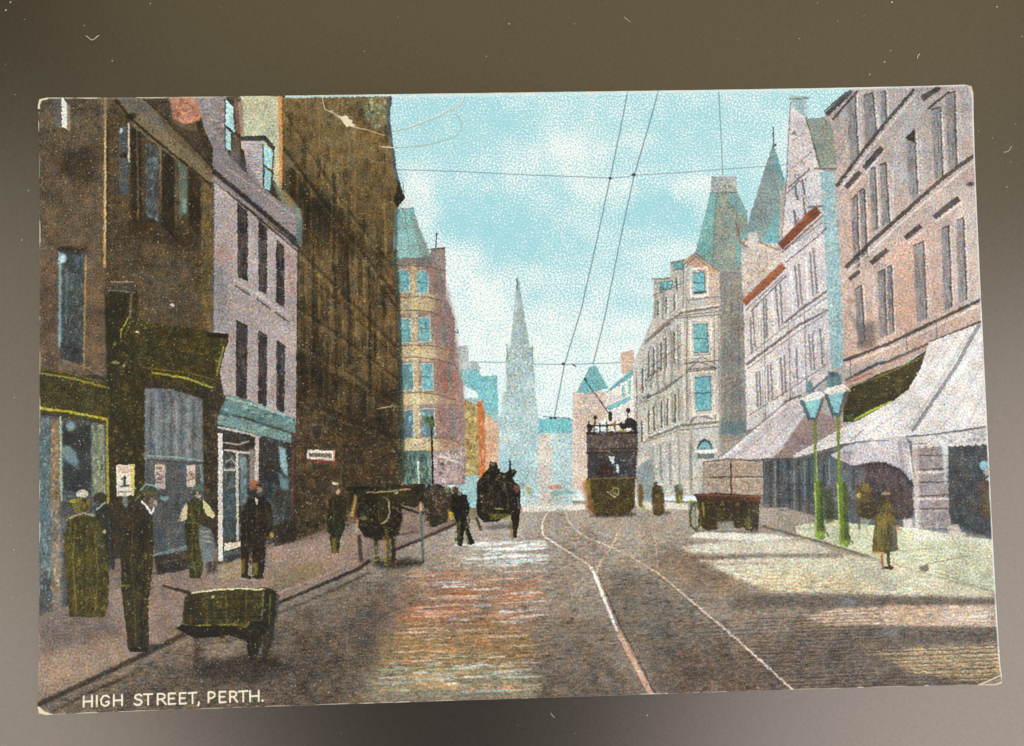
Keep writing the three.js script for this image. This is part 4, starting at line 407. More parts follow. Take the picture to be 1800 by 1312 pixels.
for (const [q, c] of [['197,919 192,992 199,1088 201,1171', '#6d6230'], ['216,932 220,1016 213,1112 215,1179', '#1d1808'], ['228,920 233,981 225,1065', '#5d5228'], ['75,916 70,988 77,1096', '#8d8238'], ['94,917 96,1013 91,1104', '#3a330f'], ['115,929 122,1014 117,1104', '#857a34'], ['438,890 435,938 437,974', '#5a4528'], ['477,886 484,927 474,958', '#55442a'], ['449,982 448,1033', '#15100a'], ['320,887 322,935 319,1007', '#6f6a30'], ['620,882 622,931', '#5c5a30']]) L(c, 2.4, q, 0.7, 0.6);
E('#c49a84', '94,881', 3, 4, 0.6, 0.6); E('#b99a86', '332,858', 3, 3, 0.8, 0.5); E('#c9a08a', '464,856', 4, 5, 0.8, 0.6); L('#2a2018', 2, '458,844 471,846', 0.9); L('#17120c', 6, '427,1037 442,1040', 0.8); L('#17120c', 6, '451,1040 468,1040', 0.8); L('#17120c', 7, '189,1185 227,1186', 0.8);
// horse and lorry
F('#352d1a', '652,856 686,855 818,851 815,892 795,902 764,893 747,886 686,889 657,888', 0.96, 0.8); F('#3c3020', '816,858 845,852 872,862 881,889 861,935 831,944 815,912', 0.9, 1.5); F('#261f10', '686,874 701,865 720,863 747,871 764,891 768,928 758,959 741,968 714,970 687,962 673,940 671,903', 0.97, 1); F('#3d3319', '715,875 732,876 737,905 734,941 721,951 712,938 712,904', 0.9, 1); L('#7a6c3c', 2, '720,880 717,909 719,936', 0.6); E('#16110a', '724,946', 6, 5, 0.9, 0.8); L('#1a140a', 3, '715,868 713,856', 0.9); L('#1a140a', 3, '732,868 738,856', 0.9); L('#171108', 4, '759,898 795,911 812,914', 0.8, 0.8); dabs('652,856 818,851 815,892 764,893 765,947 741,968 687,962 671,903 657,888', 300, ['#464020', '#141007', '#5a5330', '#36301a'], 5, 6, 0.55); L('#b09a70', 3, '693,867 735,866 786,862', 0.85, 0.7); L('#181309', 5, '652,858 698,856', 0.9, 0.8); F('#45401c', '715,870 786,867 783,887 759,888 720,885', 0.75, 1.5); L('#c99c58', 6, '669,874 664,896 660,915', 0.85, 1.2); L('#cfae70', 4, '672,925 669,949', 0.75, 1); L('#b9ad8c', 3.4, '739,888 741,912 734,929 724,934', 0.85, 0.7); E('#8f8f5c', '685,921', 7, 4, 0.7, 1); L('#8d8560', 3, '747,898 763,911', 0.6, 0.8); L('#a59a6c', 2.4, '730,878 739,886', 0.7, 0.5); E('#7d9ca8', '661,942', 6, 4, 0.4, 1.5); E('#cfc7b0', '756,869', 3, 2, 0.7, 0.5);
L('#4f4038', 7, '675,957 677,991 679,1013', 0.9, 1); L('#332c16', 7, '709,965 713,1018', 0.9, 1); L('#6b5f2c', 6, '734,946 737,1019', 0.9, 1); L('#2e2715', 7, '748,947 747,1017', 0.9, 1); L('#a07a4c', 4, '726,963 730,992', 0.75, 1); L('#8f8c3c', 5, '711,982 711,1004', 0.6, 1); L('#a8a23c', 4, '703,1011 713,1011', 0.8, 0.8); L('#a4963a', 5, '728,1009 732,1021', 0.7, 1); L('#c2b8a8', 3, '696,1006 718,999', 0.7, 1); F('#8d7c74', '685,957 709,967 706,1006 687,1001', 0.4, 2);
L('#c49c78', 5, '807,892 806,912', 0.9, 0.8); L('#5a7276', 5, '807,912 809,960 810,1014', 0.9, 0.8); L('#3c302c', 3, '757,1022 810,1019', 0.8, 1); F('#8d776c', '763,935 805,924 804,955 765,964', 0.6, 2.5); L('#3a2f2a', 3, '758,959 804,953', 0.7, 1); E('#8f7567', '792,953', 12, 8, 0.6, 2.5);
dabs('815,851 870,855 864,919 831,949 814,936', 80, ['#5d4238', '#2a2018', '#6d5a4a', '#8d7a6a'], 5, 6, 0.65); E('#84382a', '840,874', 4, 4, 0.5, 1); E('#9c8a80', '857,889', 4, 4, 0.4, 1);
// man walking off and the loaded carriage
F('#17140c', '874,877 889,870 906,878 913,905 905,929 914,963 921,981 911,985 900,951 894,987 884,984 885,938 873,913'); E('#6d5642', '882,867', 6, 7, 0.95, 1); E('#8c9a4c', '865,864', 4, 7, 0.6, 1.4); F('#c3a43c', '864,908 878,916 878,933 868,928', 0.85, 1.5); E('#e0dbd2', '891,875', 3, 3, 0.8, 0.6); L('#6f8a3c', 3, '890,933 887,982', 0.7, 1); L('#6f8a3c', 3, '902,939 906,983', 0.6, 1); L('#8aa046', 4, '915,910 919,939', 0.6, 1.4); dabs('869,869 909,870 916,983 879,984', 40, ['#3c3524', '#55483a'], 3, 6, 0.6);
F('#221b12', '929,854 946,830 954,823 959,808 971,808 978,828 988,833 998,826 1010,824 1015,832 1005,846 1022,864 1021,917 1012,971 1005,973 1001,922 969,936 942,937 927,920'); dabs('929,854 954,823 964,808 988,833 1010,824 1022,864 1012,971 1001,922 942,937', 190, ['#3d3220', '#120d07', '#54452c', '#6b5a3c'], 4, 5, 0.6); for (const q of ['945,891 950,876 965,872 977,882 979,902 971,919 954,921 945,908 945,891']) L('#5c4c30', 2.4, q, 0.8); for (const q of ['963,874 962,918', '947,896 979,897', '951,881 974,914', '975,882 951,913']) L('#51432a', 1.6, q, 0.8); E('#8d6f5a', '964,813', 4, 4, 0.8, 0.5); E('#8d6f5a', '1005,829', 4, 4, 0.8, 0.5); E('#a58d78', '988,841', 3, 3, 0.7, 0.5); for (const q of ['933,856 958,840', '968,845 988,855', '990,851 1010,858', '938,871 942,915', '992,868 996,914']) L('#7d6a48', 1.8, q, 0.65); F('#c9c2b4', '983,858 990,855 992,870 985,872', 0.35, 0.8);
L('#15120e', 3.4, '1001,807 1002,831', 0.95, 0.5); L('#c9c27c', 2.4, '967,909 984,909', 0.8, 0.6); F('#8d8c30', '954,921 998,919 998,929 956,933', 0.7, 1.2); L('#7d7a34', 4, '998,936 1002,973', 0.7, 1); E('#8a5b4c', '1014,866', 6, 7, 0.8, 1.2); L('#8a939c', 2.4, '1016,886 1018,910', 0.7, 0.8); E('#7d6c40', '978,838', 3, 3, 0.7, 0.6); E('#c9a04c', '1039,871', 4, 7, 0.7, 1.5); E('#7fa6ac', '1046,877', 4, 8, 0.6, 1.5); E('#8d8684', '1027,859', 5, 5, 0.6, 1.5); E('#9a7a5c', '958,864', 4, 3, 0.5, 1); E('#c3b18c', '938,881', 2.5, 2, 0.6, 0.6); L('#33291c', 5, '927,930 936,952', 0.7, 1.2); E('#4a4038', '978,948', 32, 4, 0.45, 2.5);
// hand barrow in the foreground
L('#44352a', 6, '261,1051 292,1062 319,1072', 0.95, 0.8); L('#c9a58c', 3, '259,1048 287,1057', 0.8, 0.6); F('#4c431c', '314,1070 393,1065 477,1062 497,1072 501,1089 491,1140 477,1149 345,1140 318,1137 299,1134 304,1079'); dabs('314,1070 477,1062 501,1089 491,1140 477,1149 318,1137 299,1134', 240, ['#625726', '#342c10', '#716430', '#554b20', '#3d3a18'], 6, 8, 0.5); F('#3e2f18', '314,1072 335,1070 340,1137 321,1137', 0.6, 2); L('#ded9b0', 3, '319,1070 357,1065 417,1063 473,1067', 0.95, 0.5); F('#2b2616', '468,1067 487,1065 504,1080 496,1156 476,1204 466,1203', 0.75, 1.5); L('#8d8a44', 3, '470,1074 467,1129', 0.7, 0.7); L('#72803c', 3, '485,1077 481,1144', 0.7, 0.8); L('#5d6d7a', 3.4, '501,1082 493,1166', 0.8, 1);
F('#2c2210', '280,1143 299,1136 345,1140 393,1139 436,1147 441,1133 465,1132 477,1153 467,1172 454,1210 438,1207 433,1174 397,1161 325,1166 304,1153'); dabs('280,1143 345,1140 436,1147 465,1132 477,1153 454,1210 438,1207 433,1174 325,1166', 80, ['#463a18', '#171006', '#5d5024'], 5, 4, 0.6); L('#a7a13e', 3, '328,1138 359,1138', 0.85, 0.6); L('#98913a', 3, '378,1139 412,1138', 0.8, 0.6); L('#8a8436', 3, '431,1143 441,1133', 0.8, 0.6); L('#958c34', 3, '275,1150 287,1141', 0.7, 0.8); L('#5c4a42', 11, '329,1170 327,1223', 0.8, 1.6); L('#30261a', 12, '447,1179 447,1208', 0.9, 1.2); E('#b9ad58', '364,1078', 2.4, 3, 0.9, 0.4); L('#8d8638', 2, '393,1093 392,1103', 0.7, 0.5); E('#2b221a', '416,1233', 86, 20, 0.5, 10); E('#30261d', '452,1215', 40, 10, 0.5, 6); F('#b59a86', '344,1176 428,1174 428,1202 349,1212', 0.45, 5);

for (const q of ['318,1086 472,1084', '321,1106 472,1105', '323,1123 472,1125']) L('#2a240e', 2, q, 0.55); for (const q of ['350,1071 352,1135', '391,1067 391,1137', '434,1066 433,1133']) L('#7f7436', 2, q, 0.5); L('#4d4a2a', 3, '440,1167 448,1145 462,1141 477,1153 479,1180 469,1203 452,1208 443,1191 440,1167', 0.7, 0.6); for (const q of ['460,1143 460,1206', '443,1172 479,1170', '448,1150 474,1199']) L('#4a4522', 1.8, q, 0.4);
// --- overhead wires
const wires = [['1281,-3 1261,89 1236,193 1204,326 1163,486 1125,600 1099,718', 2.2, 0.85], ['1349,-2 1325,77 1288,191 1252,340 1215,502 1187,601', 2.2, 0.85], ['1482,-3 1484,90 1485,192', 1.7, 0.8], ['769,167 896,173 1045,183 1233,193', 1.5, 0.75], ['1236,193 1271,192 1286,188 1372,185 1486,178 1588,173 1632,169', 1.6, 0.65], ['939,592 998,594', 1.6, 0.7], ['1058,599 1125,601 1184,601 1247,600', 1.8, 0.75], ['1736,160 1857,149 2045,142', 1.4, 0.5]];
const inkEdge = g;

// sky: how much blue the stipple carries, 0..1, painted broad and soft
const skyCanvas = newCanvas(PW / 4, PH / 4);
{
  g = skyCanvas.getContext('2d'); g.scale(0.25, 0.25); g.fillStyle = 'rgb(150,150,150)'; g.fillRect(0, 0, PW, PH);
  const v = (x) => `rgb(${x},${x},${x})`;
  F(v(105), '755,393 1542,408 1523,931 746,910', 1, 40); F(v(70), '753,492 1538,509 1523,931 746,910', 0.9, 40); F(v(48), '817,381 1002,423 986,597 838,593', 0.8, 24);
  E(v(215), '898,61', 120, 32, 0.9, 26); E(v(225), '980,297', 110, 46, 0.95, 24, 0.2); E(v(230), '1344,272', 64, 34, 0.95, 18); E(v(200), '1091,349', 110, 24, 0.8, 20); E(v(185), '1413,88', 110, 40, 0.7, 26); E(v(180), '1114,450', 60, 20, 0.7, 14); E(v(175), '1275,478', 44, 20, 0.6, 14); E(v(190), '847,130', 50, 24, 0.7, 16); E(v(200), '1369,291', 50, 22, 0.8, 14);
  E(v(70), '1147,135', 70, 42, 0.85, 20); E(v(55), '1220,213', 60, 26, 0.8, 14); E(v(60), '807,243', 40, 60, 0.8, 18); E(v(60), '1379,361', 60, 22, 0.85, 14); E(v(65), '1422,216', 40, 30, 0.7, 16); E(v(80), '1299,112', 40, 16, 0.6, 12); E(v(60), '1628,130', 30, 60, 0.5, 20); E(v(70), '1021,171', 40, 16, 0.5, 12); E(v(50), '892,370', 60, 30, 0.8, 20);
  g = inkEdge;
}
// which way the drawing is hatched: red along the setts of the road, green down the house fronts
const hatchCanvas = newCanvas(PW / 4, PH / 4);
{
  g = hatchCanvas.getContext('2d'); g.scale(0.25, 0.25); g.fillStyle = '#000'; g.fillRect(0, 0, PW, PH); g.globalCompositeOperation = 'lighter';
  F('#d00000', '-13,1295 393,1129 684,1030 880,962 1125,957 1372,976 1617,1068 2065,1143 2065,1399 -13,1330', 1, 8); F('#700000', '1306,1120 2063,1179 2065,1399 1519,1381', 1, 12); F('#600000', '-13,1117 490,988 880,938 513,1085 -13,1283', 1, 6); F('#500000', '1397,977 2059,1019 2053,1130 1492,1101', 1, 6);
  F('#00d000', '550,12 774,15 767,837 539,941', 1, 6); F('#006000', '2,4 374,9 370,632 3,575', 1, 6); F('#008000', '222,641 348,656 346,972 221,968', 1, 3); F('#007000', '1300,504 1539,484 1752,209 1733,688 1288,875', 1, 6); F('#006000', '1760,29 2094,34 2070,520 1749,589', 1, 6); F('#006000', '2,696 154,712 153,1110 3,1106', 1, 3); F('#003800', '375,198 548,351 542,709 384,644', 1, 3);
  g = inkEdge;
}
function drawnOut(seed, rx, ry) { // noise drawn out along one direction, unit variance
  const q = rng(seed), a = new Float32Array(PW * PH), b = new Float32Array(PW * PH), o = new Float32Array(PW * PH);
  for (let i = 0; i < a.length; i++) a[i] = q() - 0.5;
  const nx = 2 * rx + 1, ny = 2 * ry + 1;
  for (let y = 0; y < PH; y++) { let s = 0; for (let x = 0; x < PW; x++) { s += a[y * PW + x] - (x >= nx ? a[y * PW + x - nx] : 0); b[y * PW + Math.max(0, x - rx)] = s / nx; } }
  for (let x = 0; x < PW; x++) { let s = 0; for (let y = 0; y < PH; y++) { s += b[y * PW + x] - (y >= ny ? b[(y - ny) * PW + x] : 0); o[Math.max(0, y - ry) * PW + x] = s / ny; } }
  let v = 0; for (let i = 0; i < o.length; i++) v += o[i] * o[i]; v = Math.sqrt(v / o.length); for (let i = 0; i < o.length; i++) o[i] /= v;
  return o;
}
// printing pass: broken ink edges, stipple of the colour stones, black screen
const finished = newCanvas(PW, PH);
{
  const ink = inkCanvas.getContext('2d').getImageData(0, 0, PW, PH).data, skyData = skyCanvas.getContext('2d').getImageData(0, 0, PW / 4, PH / 4).data;
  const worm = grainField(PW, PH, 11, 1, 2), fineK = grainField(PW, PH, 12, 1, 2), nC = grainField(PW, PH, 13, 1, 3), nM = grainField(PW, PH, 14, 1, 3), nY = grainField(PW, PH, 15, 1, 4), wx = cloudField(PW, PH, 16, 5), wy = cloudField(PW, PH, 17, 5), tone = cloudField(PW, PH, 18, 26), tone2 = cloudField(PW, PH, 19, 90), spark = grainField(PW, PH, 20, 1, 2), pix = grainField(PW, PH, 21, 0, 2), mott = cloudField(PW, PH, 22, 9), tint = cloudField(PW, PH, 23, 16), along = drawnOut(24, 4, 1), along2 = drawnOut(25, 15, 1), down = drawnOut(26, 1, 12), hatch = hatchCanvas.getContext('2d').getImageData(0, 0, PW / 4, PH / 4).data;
  const f = finished.getContext('2d'), img = f.createImageData(PW, PH), out = img.data;
  for (let y = 0; y < PH; y++) for (let x = 0; x < PW; x++) {
    const i = y * PW + x, sx = Math.min(PW - 1, Math.max(0, Math.round(x + (wx[i] - 0.5) * 2.4 + fineK[i] * 0.4))), sy = Math.min(PH - 1, Math.max(0, Math.round(y + (wy[i] - 0.5) * 2.4))), s = (sy * PW + sx) * 4;
    const al = ink[s + 3] / 255;
    let r = ink[s] / 255, gr = ink[s + 1] / 255, b = ink[s + 2] / 255;
    if (al > 0.02) { const L0 = 0.3 * r + 0.6 * gr + 0.1 * b;
      const e = Math.pow(L0 + 0.02, 0.27) * 1.02; r *= e; gr *= e; b *= e;
      const dark = smooth(0.6, 0.2, L0), lite = smooth(0.35, 0.7, L0);
      const hi = ((y >> 2) * (PW / 4) + (x >> 2)) * 4, hr = hatch[hi] / 255, hv = hatch[hi + 1] / 255, free = 1 - 0.5 * Math.max(hr, hv), mid = smooth(0.15, 0.4, L0) * smooth(0.95, 0.6, L0);
      let k = 1 + fineK[i] * (0.045 + 0.11 * dark) + pix[i] * (0.05 + 0.13 * dark) + worm[i] * (0.04 + 0.06 * dark) * free + along[i] * hr * (0.085 + 0.06 * dark) + along2[i] * hr * 0.035 + down[i] * hv * (0.04 + 0.06 * dark) + (tone[i] - 0.5) * (0.12 + 0.3 * dark) + (mott[i] - 0.5) * (0.12 + 0.3 * dark) + (tone2[i] - 0.5) * 0.14 + Math.sin((x + y) * 1.62) * 0.12 * mid;
      k = Math.max(0.2, k * (1 - 0.07 * dark));
      const a = 0.018 + 0.042 * lite, warm = (tint[i] - 0.5) * 0.045;
      r = r * k - nC[i] * a * 1.2 + warm; gr = gr * k - nM[i] * a * 0.9; b = b * k - nY[i] * a * 0.9 - warm;
      if (spark[i] > 1.45 && L0 < 0.62) { const t = Math.min(1, (spark[i] - 1.3) * 0.6) * (0.14 + 0.6 * dark); const sr = 0.5 * r + 0.44, sg = 0.5 * gr + 0.41, sb = 0.5 * b + 0.33; r += (sr - r) * t; gr += (sg - gr) * t; b += (sb - b) * t; }  // pale specks: gloss sparkle of the dark inks, painted into the colour
      if (spark[i] < -2.0 && L0 > 0.25) { const t = 1 - Math.min(0.5, (-1.9 - spark[i]) * 0.5) * 0.8 * (0.5 + 0.5 * mid); r *= t; gr *= t; b *= t; }
    }
    if (al < 0.98) {
      const c = skyData[(((y >> 2) * (PW / 4)) + (x >> 2)) * 4] / 255 + (tone[i] - 0.5) * 0.22, cov = smooth(-1.05, 1.05, worm[i] + (c - 0.48) * 3.8);
      const q = 1 + fineK[i] * 0.012, R = (0.945 - 0.335 * cov) * q, G = (0.957 - 0.13 * cov) * q, B = (0.97 - 0.08 * cov) * q;
      r = r * al + R * (1 - al); gr = gr * al + G * (1 - al); b = b * al + B * (1 - al);
    }
    out[i * 4] = Math.max(0, Math.min(255, r * 255)); out[i * 4 + 1] = Math.max(0, Math.min(255, gr * 255)); out[i * 4 + 2] = Math.max(0, Math.min(255, b * 255)); out[i * 4 + 3] = 255;
  }
  f.putImageData(img, 0, 0);
  g = f;
  for (const [q, w, a] of wires) L('#56707d', w, q, a * 0.82, 0.25);
  E('#3c4650', '1236,194', 3, 2.4); E('#3c4650', '1288,187', 4, 3, 0.9, 0.4); E('#3a3f44', '1122,600', 3, 2.4); L('#46525a', 2.4, '1142,601 1149,606'); E('#3a3f44', '1092,717', 3, 2); E('#3a3f44', '1101,717', 3, 2); L('#4b5a60', 1.8, '886,525 896,528 894,520', 0.9);
  // caption reversed out of the ink
  const C = (...q) => q, glyph = { H: [C(0, 0, 0, 1), C(1, 0, 1, 1), C(0, 0.52, 1, 0.5)], I: [C(0.5, 0, 0.5, 1)], G: [C(0.95, 0.2, 0.7, 0.02, 0.3, 0.05, 0.02, 0.4, 0.1, 0.8, 0.45, 1, 0.8, 0.94, 0.95, 0.75, 0.92, 0.58, 0.6, 0.62)], S: [C(0.92, 0.16, 0.65, 0, 0.2, 0.06, 0.1, 0.3, 0.4, 0.46, 0.8, 0.56, 0.95, 0.78, 0.7, 0.98, 0.3, 1, 0.02, 0.84)], T: [C(0, 0.03, 1, 0), C(0.5, 0, 0.5, 1)], R: [C(0.05, 1, 0.05, 0, 0.6, 0, 0.88, 0.14, 0.86, 0.38, 0.55, 0.5, 0.06, 0.52), C(0.5, 0.52, 1, 1)], E: [C(0.95, 0, 0.05, 0, 0.05, 1, 1, 0.98), C(0.06, 0.48, 0.8, 0.48)], P: [C(0.05, 1, 0.05, 0, 0.6, 0, 0.92, 0.14, 0.9, 0.42, 0.55, 0.56, 0.06, 0.58)], ',': [C(0.5, 0.9, 0.55, 1.02, 0.3, 1.24)], '.': [C(0.45, 0.95, 0.55, 0.97)] };
  const spots = { a: ['H', '94,1299 111,1299'], b: ['I', '118,1299 124,1299'], c: ['G', '129,1299 147,1299'], d: ['H', '156,1299 173,1299'], e: ['S', '198,1300 215,1299'], f: ['T', '218,1299 236,1300'], g: ['R', '246,1300 264,1300'], h: ['E', '269,1300 284,1300'], i: ['E', '292,1300 306,1300'], j: ['T', '311,1300 328,1300'], k: [',', '329,1300 336,1300'], l: ['P', '352,1300 367,1300'], m: ['E', '375,1300 389,1300'], n: ['R', '397,1300 413,1300'], o: ['T', '416,1300 435,1300'], p: ['H', '440,1300 458,1300'], q: ['.', '463,1300 469,1300'] };
  for (const [c, q] of Object.values(spots)) { const [[x0, y0], [x1, y1]] = pairs(q), up = 18 * K; g.save(); g.strokeStyle = '#ece3d0'; g.lineWidth = c === '.' ? 5 : 3.9; g.lineJoin = g.lineCap = 'round'; for (const st of glyph[c]) { g.beginPath(); for (let i = 0; i < st.length; i += 2) { const x = x0 + (x1 - x0) * st[i], y = y0 + (y1 - y0) * st[i] - up * (1 - st[i + 1]); i ? g.lineTo(x, y) : g.moveTo(x, y); } g.stroke(); } g.restore(); }
  // cracks in the ink, chipped patch, rubbed edges and corners: bare card
  const bare = '#d8cdb6';
  L('#b9a98c', 1.6, '922,2 917,17 912,27 888,37 871,47 848,57 816,69 788,79 760,83', 0.85, 0.3); L('#f6f4ee', 1.4, '920,-1 912,25 886,35 845,54 790,76', 0.6, 0.4); L('#a8a284', 1.5, '898,45 908,55 913,71 912,81 900,96 872,105 842,113 809,117 762,119 737,116', 0.8, 0.3); L('#efe8dc', 1.6, '737,116 765,118', 0.9, 0.3);
  L(bare, 1.6, '610,8 612,20 615,31 624,36 636,41 646,51', 0.9, 0.3); F('#e6d9c2', '644,45 652,48 659,45 665,48 666,53 675,57 673,62 680,67 676,72 667,69 662,72 656,64 652,58 649,53', 0.98); L(bare, 1.5, '671,69 691,75 703,77 725,85 743,91', 0.85, 0.3); L(bare, 1.2, '646,51 641,41', 0.8, 0.3); E('#dccfb6', '630,35', 3, 1.5, 0.8, 0.5);
  const corner = (s, a = 1) => F('#e0d3b8', s, a, 0.7);
  corner('-2,-6 23,-6 21,4 9,6 4,16 5,24 -4,24'); corner('-1,1293 6,1296 15,1305 32,1311 30,1318 -4,1317'); corner('1984,1316 2014,1307 2053,1294 2051,1321 1981,1321', 0.35); L('#ece2cf', 2, '1992,1314 2020,1303 2050,1291', 0.95, 0.4); corner('1984,1312 2007,1311 2029,1310 2047,1303 2051,1321 1984,1323'); corner('2031,-5 2052,-5 2051,29 2041,21', 0.6);
  const edge = (x0, y0, x1, y1, n, wmax) => { for (let i = 0; i < n; i++) { const t = rnd(), l = 3 + rnd() * 26, w = 1 + rnd() * wmax; g.save(); g.globalAlpha = 0.35 + rnd() * 0.6; g.fillStyle = '#e3dccb'; g.beginPath(); g.ellipse(x0 + (x1 - x0) * t, y0 + (y1 - y0) * t, x0 === x1 ? w : l, x0 === x1 ? l : w, 0, 0, 7); g.fill(); g.restore(); } };
  edge(0, 0, PW, 0, 90, 1.4); edge(0, PH, PW, PH, 46, 1.1); edge(0, 0, 0, PH, 14, 0.9); edge(PW, 0, PW, PH, 60, 1.8);
  L('#dfe9ee', 3.2, '761,5 1150,5 2048,1', 0.7, 1); L('#e6ebf0', 3.4, '2047,3 2048,620 2047,1308', 0.75, 1); L('#d8cfc0', 2, '0,1 575,5', 0.35, 1);  // pale bluish rim along the top and right edges, fainter line upper left
  // pale flecks painting the gloss sparkle in as bare-card dots, and flecks of stray black: thick in the heavy inks, absent from the sky
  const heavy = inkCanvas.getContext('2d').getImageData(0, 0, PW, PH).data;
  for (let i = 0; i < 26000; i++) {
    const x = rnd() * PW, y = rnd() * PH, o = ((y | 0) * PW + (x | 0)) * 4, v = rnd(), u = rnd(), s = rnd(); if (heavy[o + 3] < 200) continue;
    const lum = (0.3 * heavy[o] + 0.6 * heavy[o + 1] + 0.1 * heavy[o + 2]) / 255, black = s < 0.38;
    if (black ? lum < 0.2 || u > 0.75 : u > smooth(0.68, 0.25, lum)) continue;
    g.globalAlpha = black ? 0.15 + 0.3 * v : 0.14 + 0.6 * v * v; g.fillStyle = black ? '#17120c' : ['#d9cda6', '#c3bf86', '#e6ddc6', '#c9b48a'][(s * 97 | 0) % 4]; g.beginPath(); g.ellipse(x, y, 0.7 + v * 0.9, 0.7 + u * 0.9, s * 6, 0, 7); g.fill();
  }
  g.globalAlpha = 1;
}
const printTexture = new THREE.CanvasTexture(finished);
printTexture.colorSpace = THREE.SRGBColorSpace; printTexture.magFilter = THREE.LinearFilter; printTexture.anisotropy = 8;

// ---------------------------------------------------------------- table top: dark satin metal, finely textured
const TS = 1024, tableGrain = (() => {
  const a = grainField(TS, TS, 41, 1, 3), b = grainField(TS, TS, 42, 3, 9), c = cloudField(TS, TS, 43, 60), map = new Uint8Array(TS * TS * 4), rough = new Uint8Array(TS * TS * 4), bump = new Uint8Array(TS * TS * 4);
  for (let i = 0; i < TS * TS; i++) {
    const m = 225 + a[i] * 2.5 + b[i] * 0.8, r = 200 + a[i] * 2 + (c[i] - 0.5) * 4, h = 128 + a[i] * 30 + b[i] * 10;
    for (let k = 0; k < 3; k++) { map[i * 4 + k] = Math.max(0, Math.min(255, m)); rough[i * 4 + k] = Math.max(0, Math.min(255, r)); bump[i * 4 + k] = Math.max(0, Math.min(255, h)); }
    map[i * 4 + 3] = rough[i * 4 + 3] = bump[i * 4 + 3] = 255;
  }
  const tex = (d, srgb) => { const t = new THREE.DataTexture(d, TS, TS); t.wrapS = t.wrapT = THREE.MirroredRepeatWrapping; t.magFilter = THREE.LinearFilter; t.minFilter = THREE.LinearMipmapLinearFilter; t.generateMipmaps = true; if (srgb) t.colorSpace = THREE.SRGBColorSpace; t.repeat.set(22, 22); t.needsUpdate = true; return t; };
  return { map: tex(map, true), rough: tex(rough), bump: tex(bump) };
})();
const tableMaterial = new THREE.MeshPhysicalMaterial({ color: new THREE.Color().setRGB(0.148, 0.126, 0.106), metalness: 0.95, roughness: 0.405, map: tableGrain.map, roughnessMap: tableGrain.rough, bumpMap: tableGrain.bump, bumpScale: 0.0000006 });
const table = part('table_top', new THREE.BoxGeometry(2.4, 0.03, 2.4), tableMaterial, scene);
table.position.y = -0.015;
table.userData = { kind: 'structure', label: 'dark bronze-grey satin table top under the postcard', category: 'table top' };

